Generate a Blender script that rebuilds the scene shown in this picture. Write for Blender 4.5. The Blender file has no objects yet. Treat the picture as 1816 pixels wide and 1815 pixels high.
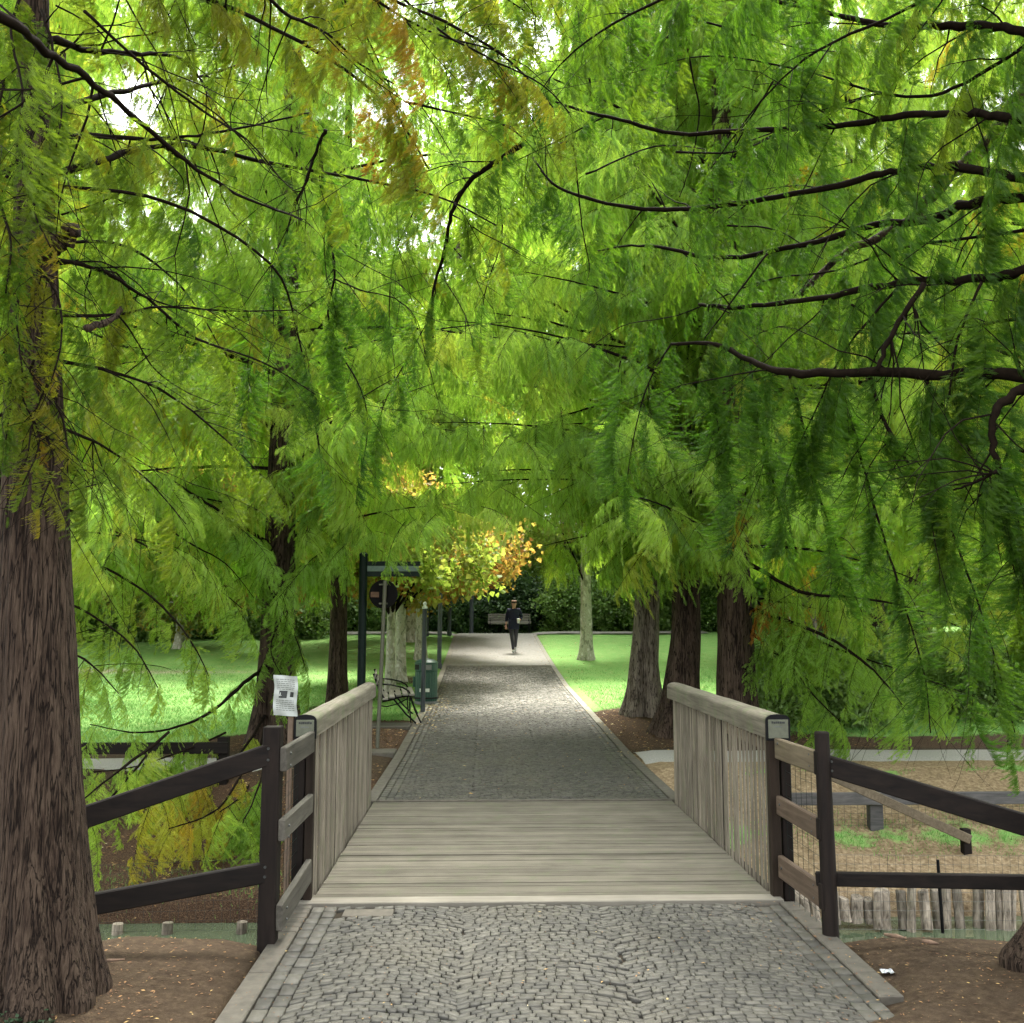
import bpy, bmesh, math, random
import numpy as np
from mathutils import Vector, Matrix, noise as mnoise, Euler

# ------------------------------------------------------------------ camera, world, sun, exposure
scene = bpy.context.scene
COL = scene.collection
R = math.radians
rnd = random.Random(7)
NP = np.random.default_rng(11)

CAM_H = 1.7
FPX = 1700.0
PITCH = math.atan(196.5 / FPX)
YAW = math.atan(48 / FPX * math.cos(PITCH))
cam_data = bpy.data.cameras.new("camera")
cam = bpy.data.objects.new("camera", cam_data)
COL.objects.link(cam)
cam.location = (0, 0, CAM_H)
cam.rotation_euler = (R(90) + PITCH, 0, -YAW)
cam_data.sensor_width = 36
cam_data.lens = FPX / 1816 * 36
cam_data.clip_start = 0.05
cam_data.clip_end = 2000
scene.camera = cam
CAM_R = Euler(cam.rotation_euler).to_matrix()

world = bpy.data.worlds.new("World")
scene.world = world
world.use_nodes = True
wn = world.node_tree
wn.nodes.clear()
SUN_EL, SUN_AZ = R(62), R(8)          # azimuth measured from +Y towards +X
sky = wn.nodes.new("ShaderNodeTexSky")
sky.sky_type = 'NISHITA'
sky.sun_disc = False
sky.sun_elevation = SUN_EL
sky.sun_rotation = SUN_AZ
sky.air_density = 1.0
sky.dust_density = 3.0
sky.ozone_density = 1.0
hs = wn.nodes.new("ShaderNodeHueSaturation")
hs.inputs['Saturation'].default_value = 0.10      # thin overcast: nearly white sky
bg = wn.nodes.new("ShaderNodeBackground")
bg.inputs['Strength'].default_value = 0.15
wo = wn.nodes.new("ShaderNodeOutputWorld")
wn.links.new(sky.outputs[0], hs.inputs['Color'])
wn.links.new(hs.outputs[0], bg.inputs['Color'])
wn.links.new(bg.outputs[0], wo.inputs['Surface'])

sun_d = bpy.data.lights.new("sun", 'SUN')
sun_d.energy = 1.9
sun_d.angle = R(20)
sun_d.color = (1.0, 0.95, 0.86)
sun = bpy.data.objects.new("sun", sun_d)
COL.objects.link(sun)
sdir = Vector((math.sin(SUN_AZ) * math.cos(SUN_EL), math.cos(SUN_AZ) * math.cos(SUN_EL), math.sin(SUN_EL)))
sun.rotation_euler = (-sdir).to_track_quat('-Z', 'Y').to_euler()
sun.location = (0, 0, 30)

scene.view_settings.view_transform = 'Standard'
scene.view_settings.look = 'None'
scene.view_settings.gamma = 1
scene.view_settings.use_curve_mapping = False
scene.view_settings.exposure = 2.95
scene.render.engine = 'CYCLES'
scene.cycles.max_bounces = 12
scene.cycles.diffuse_bounces = 6
scene.cycles.transmission_bounces = 10
scene.cycles.glossy_bounces = 3
scene.cycles.use_denoising = True
scene.cycles.denoising_prefilter = 'NONE'
scene.cycles.caustics_reflective = False
scene.cycles.caustics_refractive = False
scene.cycles.sample_clamp_indirect = 8


def P(px, py, Y):
    """the point of the place seen at photo pixel (px, py) on the vertical plane y = Y"""
    d = CAM_R @ Vector(((px - 908) / FPX, (907.5 - py) / FPX, -1))
    t = Y / d.y
    return Vector((d.x * t, Y, CAM_H + d.z * t))


# ------------------------------------------------------------------ terrain functions
PY = np.array([-50, 9.4, 12.5, 16.8, 22.3, 25.4, 30, 36, 45, 80, 400.])
PZ = np.array([0, 0, 0, .12, .27, .46, .77, 1.25, 1.5, 1.9, 3.0])


def prof(y):
    return np.interp(y, PY, PZ)


def sst(a, b, x):
    t = np.clip((x - a) / (b - a), 0, 1)
    return t * t * (3 - 2 * t)


def wav(x, y, s=1.0, seed=0.0):
    """cheap smooth pseudo noise in about -1..1"""
    v = 0
    a = 1.0
    for k in range(4):
        f = s * (1.9 ** k)
        v = v + a * (np.sin(x * f * 1.3 + y * f * .7 + seed + k * 1.7 + 1.3 * np.sin(y * f * 1.1 + k + seed)) *
                     np.cos(y * f * 1.1 - x * f * .45 + seed * 1.7 + k * 2.3 + 1.1 * np.sin(x * f * .9 + 2 * k)))
        a *= .55
    return v / 1.9


PX0, PX1 = -1.03, 1.80         # inner edges of the paved path
KW = 0.12                      # kerb width
WATER_Z = -0.92


def ground_h(x, y):
    x = np.asarray(x, float)
    y = np.asarray(y, float)
    base = prof(y) + 0.0 * x
    n = wav(x, y, 1.1, 2.0)
    nf = wav(x, y, 5.0, 5.0)
    lip = 5.38 + .05 * wav(x, 0 * y, 1.4, 3.0) - .13 * np.clip(x - 1.9, 0, 3)
    lip = np.where((x > PX0 - KW) & (x < PX1 + KW), 5.8, lip)
    down = sst(0, 1.25, y - lip)
    up = np.interp(y, [8.76, 8.88, 9.4, 10.4, 11.5], [0, .47, .55, .78, 1.0])
    creek = -1.35 * down * (1 - up)
    off = np.minimum(np.abs(x - PX0 + KW) * (x < PX0 - KW), 9) + np.minimum(np.abs(x - PX1 - KW) * (x > PX1 + KW), 9)
    amp = np.clip(off / .8, 0, 1)
    rough = amp * (.035 * n + .012 * nf) * (1 + 1.6 * sst(8.9, 9.3, y) * (1 - sst(11.0, 11.8, y))) + .022 * wav(x, y, 9.0, 3.3) * (x > 2) * sst(8.88, 9.1, y) * (1 - sst(10.8, 11.4, y))
    rough = rough * (1 - .7 * sst(11.3, 11.8, y) * (1 - sst(12.9, 13.3, y)))
    h = base + creek + rough
    inpath = (off <= 0)
    low = np.where((y > 6.0) & (y < 9.5), h - .05, base - .12)
    h = np.where(inpath, np.minimum(low, h), h - .035 * (1 - np.clip(off / .25, 0, 1)))
    # earth washed over the paving at the near right corner
    w = sst(-.12, .22, x - 1.50 + .22 * wav(x * 0 + 1, y, 2.2, 1.0) + .08 * nf - .32 * sst(3.9, 4.9, y))
    cov = w * (1 - sst(4.50, 5.02, y + .14 * nf + .10 * wav(x, y, 3.0, 6.0)))
    h = np.where(cov > .001, np.maximum(h, -.05 + .085 * cov + .008 * nf), h)
    # swelling around the two near trunks
    for (tx, ty, r, a) in ((-2.13, 4.55, .5, .05), (3.0, 4.5, .5, .07)):
        d = np.hypot(x - tx, y - ty)
        h = h + a * np.exp(-(d / r) ** 2)
    # gentle rise of the far lawns to both sides
    h = h + .012 * np.maximum(0, np.abs(x) - 6) * sst(14, 30, y)
    return h


def gh(x, y):
    return float(ground_h(np.array([x]), np.array([y]))[0])


# ------------------------------------------------------------------ materials
def new_mat(name):
    m = bpy.data.materials.new(name)
    m.use_nodes = True
    nt = m.node_tree
    nt.nodes.clear()
    out = nt.nodes.new("ShaderNodeOutputMaterial")
    return m, nt, out


def N(nt, t, **kw):
    n = nt.nodes.new(t)
    for k, v in kw.items():
        if k.startswith('i_'):
            n.inputs[k[2:].replace('_', ' ')].default_value = v
        else:
            setattr(n, k, v)
    return n


def L(nt, a, b):
    nt.links.new(a, b)


def ramp(nt, fac, stops):
    r = nt.nodes.new("ShaderNodeValToRGB")
    el = r.color_ramp.elements
    el[0].position, el[0].color = stops[0][0], (*stops[0][1], 1)
    el[1].position, el[1].color = stops[1][0], (*stops[1][1], 1)
    for p, c in stops[2:]:
        e = el.new(p)
        e.color = (*c, 1)
    L(nt, fac, r.inputs[0])
    return r.outputs[0]


def mixc(nt, fac, a, b, mode='MIX'):
    m = nt.nodes.new("ShaderNodeMix")
    m.data_type = 'RGBA'
    m.blend_type = mode
    for s, v in ((m.inputs[0], fac), (m.inputs[6], a), (m.inputs[7], b)):
        if isinstance(v, (int, float)):
            s.default_value = v
        elif isinstance(v, tuple):
            s.default_value = (*v, 1)
        else:
            L(nt, v, s)
    return m.outputs[2]


def coords(nt, scale=(1, 1, 1), kind='Object'):
    tc = nt.nodes.new("ShaderNodeTexCoord")
    mp = nt.nodes.new("ShaderNodeMapping")
    mp.inputs['Scale'].default_value = scale
    L(nt, tc.outputs[kind], mp.inputs[0])
    return mp.outputs[0]


def world_coords(nt, scale=(1, 1, 1)):
    g = nt.nodes.new("ShaderNodeNewGeometry")
    mp = nt.nodes.new("ShaderNodeMapping")
    mp.inputs['Scale'].default_value = scale
    L(nt, g.outputs['Position'], mp.inputs[0])
    return mp.outputs[0]


def noise_n(nt, vec, scale, detail=6, rough=.6, dist=0.0):
    n = N(nt, "ShaderNodeTexNoise")
    n.inputs['Scale'].default_value = scale
    n.inputs['Detail'].default_value = detail
    n.inputs['Roughness'].default_value = rough
    n.inputs['Distortion'].default_value = dist
    L(nt, vec, n.inputs['Vector'])
    return n.outputs['Fac']


def finish(nt, out, col, rough=.8, bump=None, bstr=.3, bdist=.01, spec=.3, metal=0.0):
    b = N(nt, "ShaderNodeBsdfPrincipled")
    if isinstance(col, tuple):
        b.inputs['Base Color'].default_value = (*col, 1)
    else:
        L(nt, col, b.inputs['Base Color'])
    if isinstance(rough, (int, float)):
        b.inputs['Roughness'].default_value = rough
    else:
        L(nt, rough, b.inputs['Roughness'])
    b.inputs['Specular IOR Level'].default_value = spec
    b.inputs['Metallic'].default_value = metal
    if bump is not None:
        bp = N(nt, "ShaderNodeBump")
        bp.inputs['Strength'].default_value = bstr
        bp.inputs['Distance'].default_value = bdist
        L(nt, bump, bp.inputs['Height'])
        L(nt, bp.outputs[0], b.inputs['Normal'])
    L(nt, b.outputs[0], out.inputs[0])
    return b


def rand_obj(nt):
    return N(nt, "ShaderNodeObjectInfo").outputs['Random']


def mat_wood(name, c_dark, c_light, grain, rough=.8, vary=.25, moss=0.0, bstr=.4):
    """grain: scale vector, small along the fibres"""
    m, nt, out = new_mat(name)
    v = world_coords(nt, grain)
    rn = rand_obj(nt)
    sh = N(nt, "ShaderNodeVectorMath", operation='ADD')
    cb = N(nt, "ShaderNodeCombineXYZ")
    mu = N(nt, "ShaderNodeMath", operation='MULTIPLY')
    mu.inputs[1].default_value = 37.0
    L(nt, rn, mu.inputs[0])
    for i in range(3):
        L(nt, mu.outputs[0], cb.inputs[i])
    L(nt, v, sh.inputs[0])
    L(nt, cb.outputs[0], sh.inputs[1])
    n1 = noise_n(nt, sh.outputs[0], 1.0, 8, .65, .6)
    n2 = noise_n(nt, world_coords(nt, (1, 1, 1)), 3.0, 4)
    col = ramp(nt, n1, [(.30, c_dark), (.66, c_light)])
    # tone differs from board to board and in weathered patches
    fac = N(nt, "ShaderNodeMapRange")
    fac.inputs['To Min'].default_value = 1 - vary
    fac.inputs['To Max'].default_value = 1 + vary
    L(nt, rn, fac.inputs['Value'])
    f2 = N(nt, "ShaderNodeMapRange")
    f2.inputs['From Min'].default_value = .3
    f2.inputs['From Max'].default_value = .7
    f2.inputs['To Min'].default_value = .82
    f2.inputs['To Max'].default_value = 1.12
    L(nt, n2, f2.inputs['Value'])
    mm = N(nt, "ShaderNodeMath", operation='MULTIPLY')
    L(nt, fac.outputs[0], mm.inputs[0])
    L(nt, f2.outputs[0], mm.inputs[1])
    vm = N(nt, "ShaderNodeVectorMath", operation='SCALE')
    L(nt, col, vm.inputs[0])
    L(nt, mm.outputs[0], vm.inputs['Scale'])
    col = vm.outputs[0]
    if moss:
        n3 = noise_n(nt, world_coords(nt), 5.0, 5, .7)
        mask = ramp(nt, n3, [(.52, (0, 0, 0)), (.68, (moss, moss, moss))])
        col = mixc(nt, mask, col, (.10, .13, .06))
    finish(nt, out, col, rough, n1, bstr, .004, .15)
    return m


def mat_plain(name, col, rough=.6, metal=0.0, spec=.4, vary=.12, bumps=30):
    m, nt, out = new_mat(name)
    n = noise_n(nt, world_coords(nt), bumps, 5, .6)
    c0 = tuple(c * (1 - vary) for c in col)
    c1 = tuple(c * (1 + vary) for c in col)
    finish(nt, out, ramp(nt, n, [(.35, c0), (.65, c1)]), rough, n, .12, .002, spec, metal)
    return m


def mat_bark(name, c0, c1, c2, sx=58, sz=3.6, bstr=.9):
    """stringy vertical bark: long interlacing fibres over broader ribs"""
    m, nt, out = new_mat(name)
    n1 = noise_n(nt, coords(nt, (sx, sx, sz)), 1.0, 7, .62, 1.6)
    n3 = noise_n(nt, coords(nt, (sx * .32, sx * .32, sz * .55)), 1.0, 6, .6, 1.0)
    n4 = noise_n(nt, coords(nt, (sx * 2.6, sx * 2.6, sz * 5)), 1.0, 5, .6, .5)
    n2 = noise_n(nt, coords(nt, (1, 1, .6)), 2.4, 5, .6)
    h = N(nt, "ShaderNodeMath", operation='MULTIPLY_ADD')
    h.inputs[1].default_value = .9
    L(nt, n3, h.inputs[0]); L(nt, n1, h.inputs[2])
    h2 = N(nt, "ShaderNodeMath", operation='MULTIPLY_ADD')
    h2.inputs[1].default_value = .5
    L(nt, n4, h2.inputs[0]); L(nt, h.outputs[0], h2.inputs[2])
    sh = N(nt, "ShaderNodeMapRange")
    sh.inputs['From Min'].default_value = .72
    sh.inputs['From Max'].default_value = 1.50
    L(nt, h2.outputs[0], sh.inputs['Value'])
    col = ramp(nt, sh.outputs[0], [(.28, c0), (.52, c1), (.80, c2)])
    # thin interlacing cracks where a second stretched noise crosses its middle value
    n5 = noise_n(nt, coords(nt, (sx * .8, sx * .8, sz * .8)), 1.0, 3, .5, .5)
    ab = N(nt, "ShaderNodeMath", operation='SUBTRACT'); ab.inputs[1].default_value = .5
    L(nt, n5, ab.inputs[0])
    a2_ = N(nt, "ShaderNodeMath", operation='ABSOLUTE'); L(nt, ab.outputs[0], a2_.inputs[0])
    crack = N(nt, "ShaderNodeMapRange"); crack.inputs['From Max'].default_value = .04
    L(nt, a2_.outputs[0], crack.inputs['Value'])
    col = mixc(nt, ramp(nt, n2, [(.45, (0, 0, 0)), (.75, (.40, .40, .40))]), col, tuple(c * 1.1 for c in c2))
    col = mixc(nt, crack.outputs[0], tuple(c * .6 for c in c0), col)
    h3 = N(nt, "ShaderNodeMath", operation='MULTIPLY_ADD'); h3.inputs[1].default_value = .8
    L(nt, crack.outputs[0], h3.inputs[0]); L(nt, h2.outputs[0], h3.inputs[2])
    finish(nt, out, col, .92, h3.outputs[0], bstr, .016, .12)
    return m


def mat_leaf(name, stops_d, trans=.5, tk=2.0, gloss=.018):
    """two-sided leaf: reflects and lets light through; 'tint' picks the hue of each bough"""
    m, nt, out = new_mat(name)
    at = N(nt, "ShaderNodeAttribute", attribute_name='tint', attribute_type='INSTANCER')
    n = noise_n(nt, world_coords(nt), 2.6, 3, .6)
    ad = N(nt, "ShaderNodeMath", operation='MULTIPLY_ADD')
    ad.inputs[1].default_value = .22
    L(nt, n, ad.inputs[0])
    L(nt, at.outputs['Fac'], ad.inputs[2])
    sb = N(nt, "ShaderNodeMath", operation='SUBTRACT')
    sb.inputs[1].default_value = .11
    L(nt, ad.outputs[0], sb.inputs[0])
    col = ramp(nt, sb.outputs[0], stops_d)
    d = N(nt, "ShaderNodeBsdfDiffuse")
    t = N(nt, "ShaderNodeBsdfTranslucent")
    g = N(nt, "ShaderNodeBsdfGlossy")
    g.inputs['Roughness'].default_value = .45
    g.inputs['Color'].default_value = (.8, .9, .7, 1)
    L(nt, col, d.inputs['Color'])
    tc = mixc(nt, 1.0, col, (tk * 1.05, tk * 1.06, tk * .55), 'MULTIPLY')
    L(nt, tc, t.inputs['Color'])
    a = N(nt, "ShaderNodeMixShader")
    a.inputs[0].default_value = trans
    L(nt, d.outputs[0], a.inputs[1])
    L(nt, t.outputs[0], a.inputs[2])
    b = N(nt, "ShaderNodeMixShader")
    b.inputs[0].default_value = gloss
    L(nt, a.outputs[0], b.inputs[1])
    L(nt, g.outputs[0], b.inputs[2])
    L(nt, b.outputs[0], out.inputs[0])
    return m


M = {}
M['rail'] = mat_wood("weathered_rail_wood", (.090, .078, .057), (.215, .190, .146), (38, 38, 2.2), moss=.3)
M['cap'] = mat_wood("weathered_cap_wood", (.10, .090, .066), (.225, .205, .16), (38, 1.6, 38), moss=.55, bstr=.6)
M['deck'] = mat_wood("weathered_deck_wood", (.088, .080, .060), (.155, .142, .110), (1.8, 55, 30), vary=.15, moss=.3)
M['strip'] = mat_wood("threshold_wood", (.14, .13, .105), (.21, .195, .158), (1.8, 50, 30), vary=.08)
M['fence_dark'] = mat_wood("dark_stained_wood", (.0035, .0028, .0024), (.012, .0085, .0065), (2, 20, 30), .7, .2, 0, .3)
M['post_dark'] = mat_wood("dark_post_wood", (.0045, .0034, .0028), (.014, .0098, .0075), (25, 25, 2), .7, .2, 0, .3)
M['post_brown'] = mat_wood("brown_post_wood", (.010, .007, .0045), (.026, .018, .012), (25, 25, 2), .7, .2)
M['short_grey'] = mat_wood("grey_board", (.045, .042, .034), (.100, .093, .076), (30, 2, 30), .75, .15)
M['short_tan'] = mat_wood("tan_board", (.080, .064, .042), (.150, .122, .082), (30, 2, 30), .75, .15)
M['short_red'] = mat_wood("reddish_board", (.062, .044, .031), (.120, .088, .063), (30, 2, 30), .75, .15)
M['far_rail'] = mat_wood("grey_far_rail", (.055, .055, .055), (.13, .125, .12), (3, 25, 25), .75, .15)
M['pile'] = mat_wood("grey_pile_wood", (.05, .04, .03), (.36, .31, .245), (26, 26, 4), .9, .35, .2, 1.0)
M['concrete'] = mat_plain("kerb_stone", (.080, .072, .056), .9, vary=.22, bumps=14)
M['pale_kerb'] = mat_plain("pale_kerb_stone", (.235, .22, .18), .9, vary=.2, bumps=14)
M['gravel'] = mat_plain("pale_gravel", (.30, .29, .27), .95, vary=.2, bumps=60)
M['green_metal'] = mat_plain("dark_green_metal", (.004, .011, .008), .5, spec=.15)
M['grey_metal'] = mat_plain("grey_metal", (.045, .055, .062), .5)
M['pole_metal'] = mat_plain("sign_pole_metal", (.10, .10, .07), .5, metal=.3)
M['black_metal'] = mat_plain("black_metal", (.004, .0045, .005), .5, spec=.15)
M['wire'] = mat_plain("wire_metal", (.05, .055, .05), .5, metal=.4)
M['bin_green'] = mat_plain("bin_green", (.022, .075, .053), .4)
M['bin_base'] = mat_plain("bin_base_grey", (.20, .20, .205), .6)
M['white'] = mat_plain("white_label", (.72, .73, .70), .6)
M['paper'] = mat_plain("paper_white", (.34, .37, .34), .35, spec=.6, bumps=9)
M['ink'] = mat_plain("print_grey", (.02, .024, .022), .6)
M['ink_soft'] = mat_plain("print_pale_grey", (.10, .11, .10), .6)
M['plate'] = mat_plain("plate_grey_green", (.11, .118, .085), .5, spec=.2)
M['slat'] = mat_wood("bench_slat_wood", (.16, .15, .13), (.33, .31, .27), (3, 30, 30), .7, .15)
M['hole'] = mat_plain("bin_opening_dark", (.006, .007, .007), .8)
M['sign_back'] = mat_plain("sign_back_dark", (.004, .0035, .0035), .7, spec=.1)
M['sticker'] = mat_plain("sticker_brown", (.10, .05, .025), .6)
M['panel'] = mat_plain("sign_panel_green", (.10, .15, .12), .5)
M['navy'] = mat_plain("navy_cloth", (.012, .014, .035), .9)
M['leggings'] = mat_plain("charcoal_cloth", (.045, .043, .055), .8)
M['skin'] = mat_plain("skin", (.52, .30, .22), .55, vary=.05)
M['hair'] = mat_plain("auburn_hair", (.10, .045, .022), .6)
M['shoe'] = mat_plain("white_shoe", (.6, .6, .58), .6)
M['litter'] = mat_plain("foil_litter", (.45, .47, .50), .3, metal=.5)
M['root'] = mat_plain("root_brown", (.16, .105, .07), .9, vary=.3)
M['stake'] = mat_plain("stake_wood", (.14, .10, .07), .8)
M['bark'] = mat_bark("cypress_bark", (.011, .0070, .005), (.036, .024, .017), (.074, .053, .037))
M['bark_far'] = mat_bark("cypress_bark_far", (.011, .0075, .0055), (.038, .026, .019), (.075, .053, .038), 30, 3.0)
M['bark_grey'] = mat_bark("grey_cypress_bark", (.045, .036, .027), (.125, .102, .080), (.21, .18, .145), 30, 3.0)
M['twig'] = mat_plain("dark_twig", (.0095, .0066, .0042), .95, spec=.06, vary=.3)
M['plane_bark'] = None

# plane tree bark: pale with flaking patches
m, nt, out = new_mat("plane_bark")
v = coords(nt, (1, 1, .6))
n1 = noise_n(nt, v, 9, 3, .5)
n2 = noise_n(nt, v, 30, 5, .6)
c = ramp(nt, n1, [(.40, (.20, .20, .14)), (.47, (.40, .40, .31)), (.56, (.33, .31, .24)), (.66, (.55, .53, .46))])
finish(nt, out, c, .85, n2, .3, .01)
M['plane_bark'] = m

# cobbles: grey-buff porphyry, tone per stone
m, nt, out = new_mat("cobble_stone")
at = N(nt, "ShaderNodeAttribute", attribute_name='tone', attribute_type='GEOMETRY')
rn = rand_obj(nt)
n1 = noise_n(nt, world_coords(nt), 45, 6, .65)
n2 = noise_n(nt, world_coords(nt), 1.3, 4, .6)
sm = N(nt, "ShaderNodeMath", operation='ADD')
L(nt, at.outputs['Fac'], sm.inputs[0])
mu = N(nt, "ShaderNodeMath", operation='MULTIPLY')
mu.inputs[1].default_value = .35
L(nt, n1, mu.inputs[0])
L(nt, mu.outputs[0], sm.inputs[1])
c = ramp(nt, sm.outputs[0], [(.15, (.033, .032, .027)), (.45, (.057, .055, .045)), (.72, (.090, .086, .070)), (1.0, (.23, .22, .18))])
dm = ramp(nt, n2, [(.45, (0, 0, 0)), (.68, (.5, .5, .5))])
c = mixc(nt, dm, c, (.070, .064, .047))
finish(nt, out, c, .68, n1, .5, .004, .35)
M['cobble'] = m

# far paving where stones are smaller than a pixel or two
m, nt, out = new_mat("path_joints")
n1 = noise_n(nt, world_coords(nt), 60, 5, .6)
c = ramp(nt, n1, [(.35, (.014, .012, .009)), (.7, (.042, .034, .024))])
finish(nt, out, c, .95, n1, .5, .004, .1)
M['joint'] = m
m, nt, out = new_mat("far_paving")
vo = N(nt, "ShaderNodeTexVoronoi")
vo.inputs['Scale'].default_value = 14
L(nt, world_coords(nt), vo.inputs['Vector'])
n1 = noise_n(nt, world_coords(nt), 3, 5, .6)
c = ramp(nt, vo.outputs['Distance'], [(.3, (.26, .25, .22)), (.75, (.16, .155, .135))])  # paler paving, lightened further to stand for the brighter light up there
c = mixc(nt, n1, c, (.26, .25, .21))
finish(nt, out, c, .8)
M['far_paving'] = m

# ground: earth / leaf litter / lawn / sand, mixed by masks that follow the place
m, nt, out = new_mat("ground_earth_and_lawn")
wc = world_coords(nt)
na = noise_n(nt, wc, 2.2, 8, .65)
nb = noise_n(nt, wc, 22, 8, .7)
nc = noise_n(nt, wc, 90, 4, .6)
earth = ramp(nt, nb, [(.30, (.022, .014, .009)), (.50, (.051, .035, .021)), (.72, (.098, .070, .043))])
earth = mixc(nt, ramp(nt, na, [(.42, (0, 0, 0)), (.65, (.6, .6, .6))]), earth, (.058, .042, .027))
litter = ramp(nt, nc, [(.32, (.022, .013, .008)), (.52, (.070, .042, .026)), (.70, (.17, .115, .068))])
bank = ramp(nt, nb, [(.30, (.10, .066, .036)), (.52, (.27, .20, .12)), (.72, (.42, .335, .215))])
lawn = ramp(nt, nc, [(.30, (.11, .24, .055)), (.55, (.19, .37, .10)), (.75, (.29, .46, .16))])
nd = noise_n(nt, wc, 7.0, 6, .75)
lawn = mixc(nt, ramp(nt, nd, [(.52, (0, 0, 0)), (.70, (.75, .75, .75))]), lawn, (.34, .33, .14))
lawn = mixc(nt, ramp(nt, nd, [(.28, (.7, .7, .7)), (.44, (0, 0, 0))]), lawn, (.085, .20, .045))
lawn = mixc(nt, ramp(nt, na, [(.50, (0, 0, 0)), (.72, (.55, .55, .55))]), lawn, (.30, .40, .14))
sand = ramp(nt, nb, [(.35, (.30, .25, .17)), (.7, (.48, .42, .32))])
a1 = N(nt, "ShaderNodeAttribute", attribute_name='mask_a', attribute_type='GEOMETRY')
sp = N(nt, "ShaderNodeSeparateColor")
L(nt, a1.outputs['Color'], sp.inputs[0])


def edgy(fac):
    """break a smooth mask up with noise"""
    ad = N(nt, "ShaderNodeMath", operation='ADD')
    L(nt, fac, ad.inputs[0])
    q = N(nt, "ShaderNodeMath", operation='MULTIPLY_ADD')
    q.inputs[1].default_value = .9
    q.inputs[2].default_value = -.45
    L(nt, nb, q.inputs[0])
    L(nt, q.outputs[0], ad.inputs[1])
    return ramp(nt, ad.outputs[0], [(.38, (0, 0, 0)), (.62, (1, 1, 1))])


a2 = N(nt, "ShaderNodeAttribute", attribute_name='mask_b', attribute_type='GEOMETRY')
c = mixc(nt, edgy(a2.outputs['Fac']), earth, bank)
c = mixc(nt, edgy(sp.outputs[1]), c, litter)
c = mixc(nt, edgy(sp.outputs[0]), c, lawn)
c = mixc(nt, edgy(sp.outputs[2]), c, sand)
hb = N(nt, "ShaderNodeMath", operation='ADD')
L(nt, nb, hb.inputs[0])
L(nt, nc, hb.inputs[1])
finish(nt, out, c, .95, hb.outputs[0], .8, .015, .12)
M['ground'] = m

# creek water
m, nt, out = new_mat("creek_water")
n1 = noise_n(nt, world_coords(nt, (1, 2.2, 1)), 9, 3, .5)
b = finish(nt, out, (.080, .105, .062), .03, n1, .07, .006, .8)
M['water'] = m

# leaf materials (tint 0 dark green .. 1 rust)
GREEN = [(.0, (.016, .052, .006)), (.35, (.047, .112, .010)), (.60, (.108, .162, .014)), (.78, (.165, .155, .012)),
         (.90, (.24, .14, .016)), (1.0, (.22, .085, .016))]
M['leaf_near'] = mat_leaf("cypress_leaf", GREEN, .5, 2.2)
MIDG = [(.0, (.065, .130, .026)), (.35, (.170, .275, .052)), (.60, (.230, .315, .062)), (.78, (.290, .285, .045)),
        (.90, (.33, .21, .030)), (1.0, (.30, .12, .025))]
M['leaf_mid'] = mat_leaf("cypress_leaf_far", MIDG, .55, 2.5)  # same needles coloured paler, in place of brighter light on these crowns
PLANE = [(.0, (.080, .150, .030)), (.30, (.16, .23, .045)), (.52, (.155, .185, .055)), (.70, (.215, .170, .055)),
         (.86, (.26, .135, .050)), (1.0, (.24, .10, .03))]
M['leaf_plane'] = mat_leaf("plane_leaf", PLANE, .5, 2.3)
DARK = [(.0, (.020, .045, .020)), (.4, (.055, .110, .038)), (.7, (.11, .19, .055)), (1.0, (.18, .28, .08))]
M['leaf_shrub'] = mat_leaf("shrub_leaf", DARK, .35, 1.8, .05)

m, nt, out = new_mat("grass_blade")
at = N(nt, "ShaderNodeAttribute", attribute_name='tone', attribute_type='GEOMETRY')
c = ramp(nt, at.outputs['Fac'], [(.0, (.10, .24, .05)), (.6, (.19, .38, .10)), (1.0, (.32, .40, .14))])
d = N(nt, "ShaderNodeBsdfDiffuse")
t = N(nt, "ShaderNodeBsdfTranslucent")
L(nt, c, d.inputs[0]); L(nt, c, t.inputs[0])
a = N(nt, "ShaderNodeMixShader"); a.inputs[0].default_value = .4
L(nt, d.outputs[0], a.inputs[1]); L(nt, t.outputs[0], a.inputs[2]); L(nt, a.outputs[0], out.inputs[0])
M['grass'] = m
m, nt, out = new_mat("fallen_leaf")
at = N(nt, "ShaderNodeAttribute", attribute_name='tone', attribute_type='GEOMETRY')
c = ramp(nt, at.outputs['Fac'], [(.0, (.10, .05, .025)), (.45, (.25, .14, .06)), (.75, (.42, .31, .12)), (1.0, (.50, .44, .28))])
finish(nt, out, c, .8)
M['fallen'] = m


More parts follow.
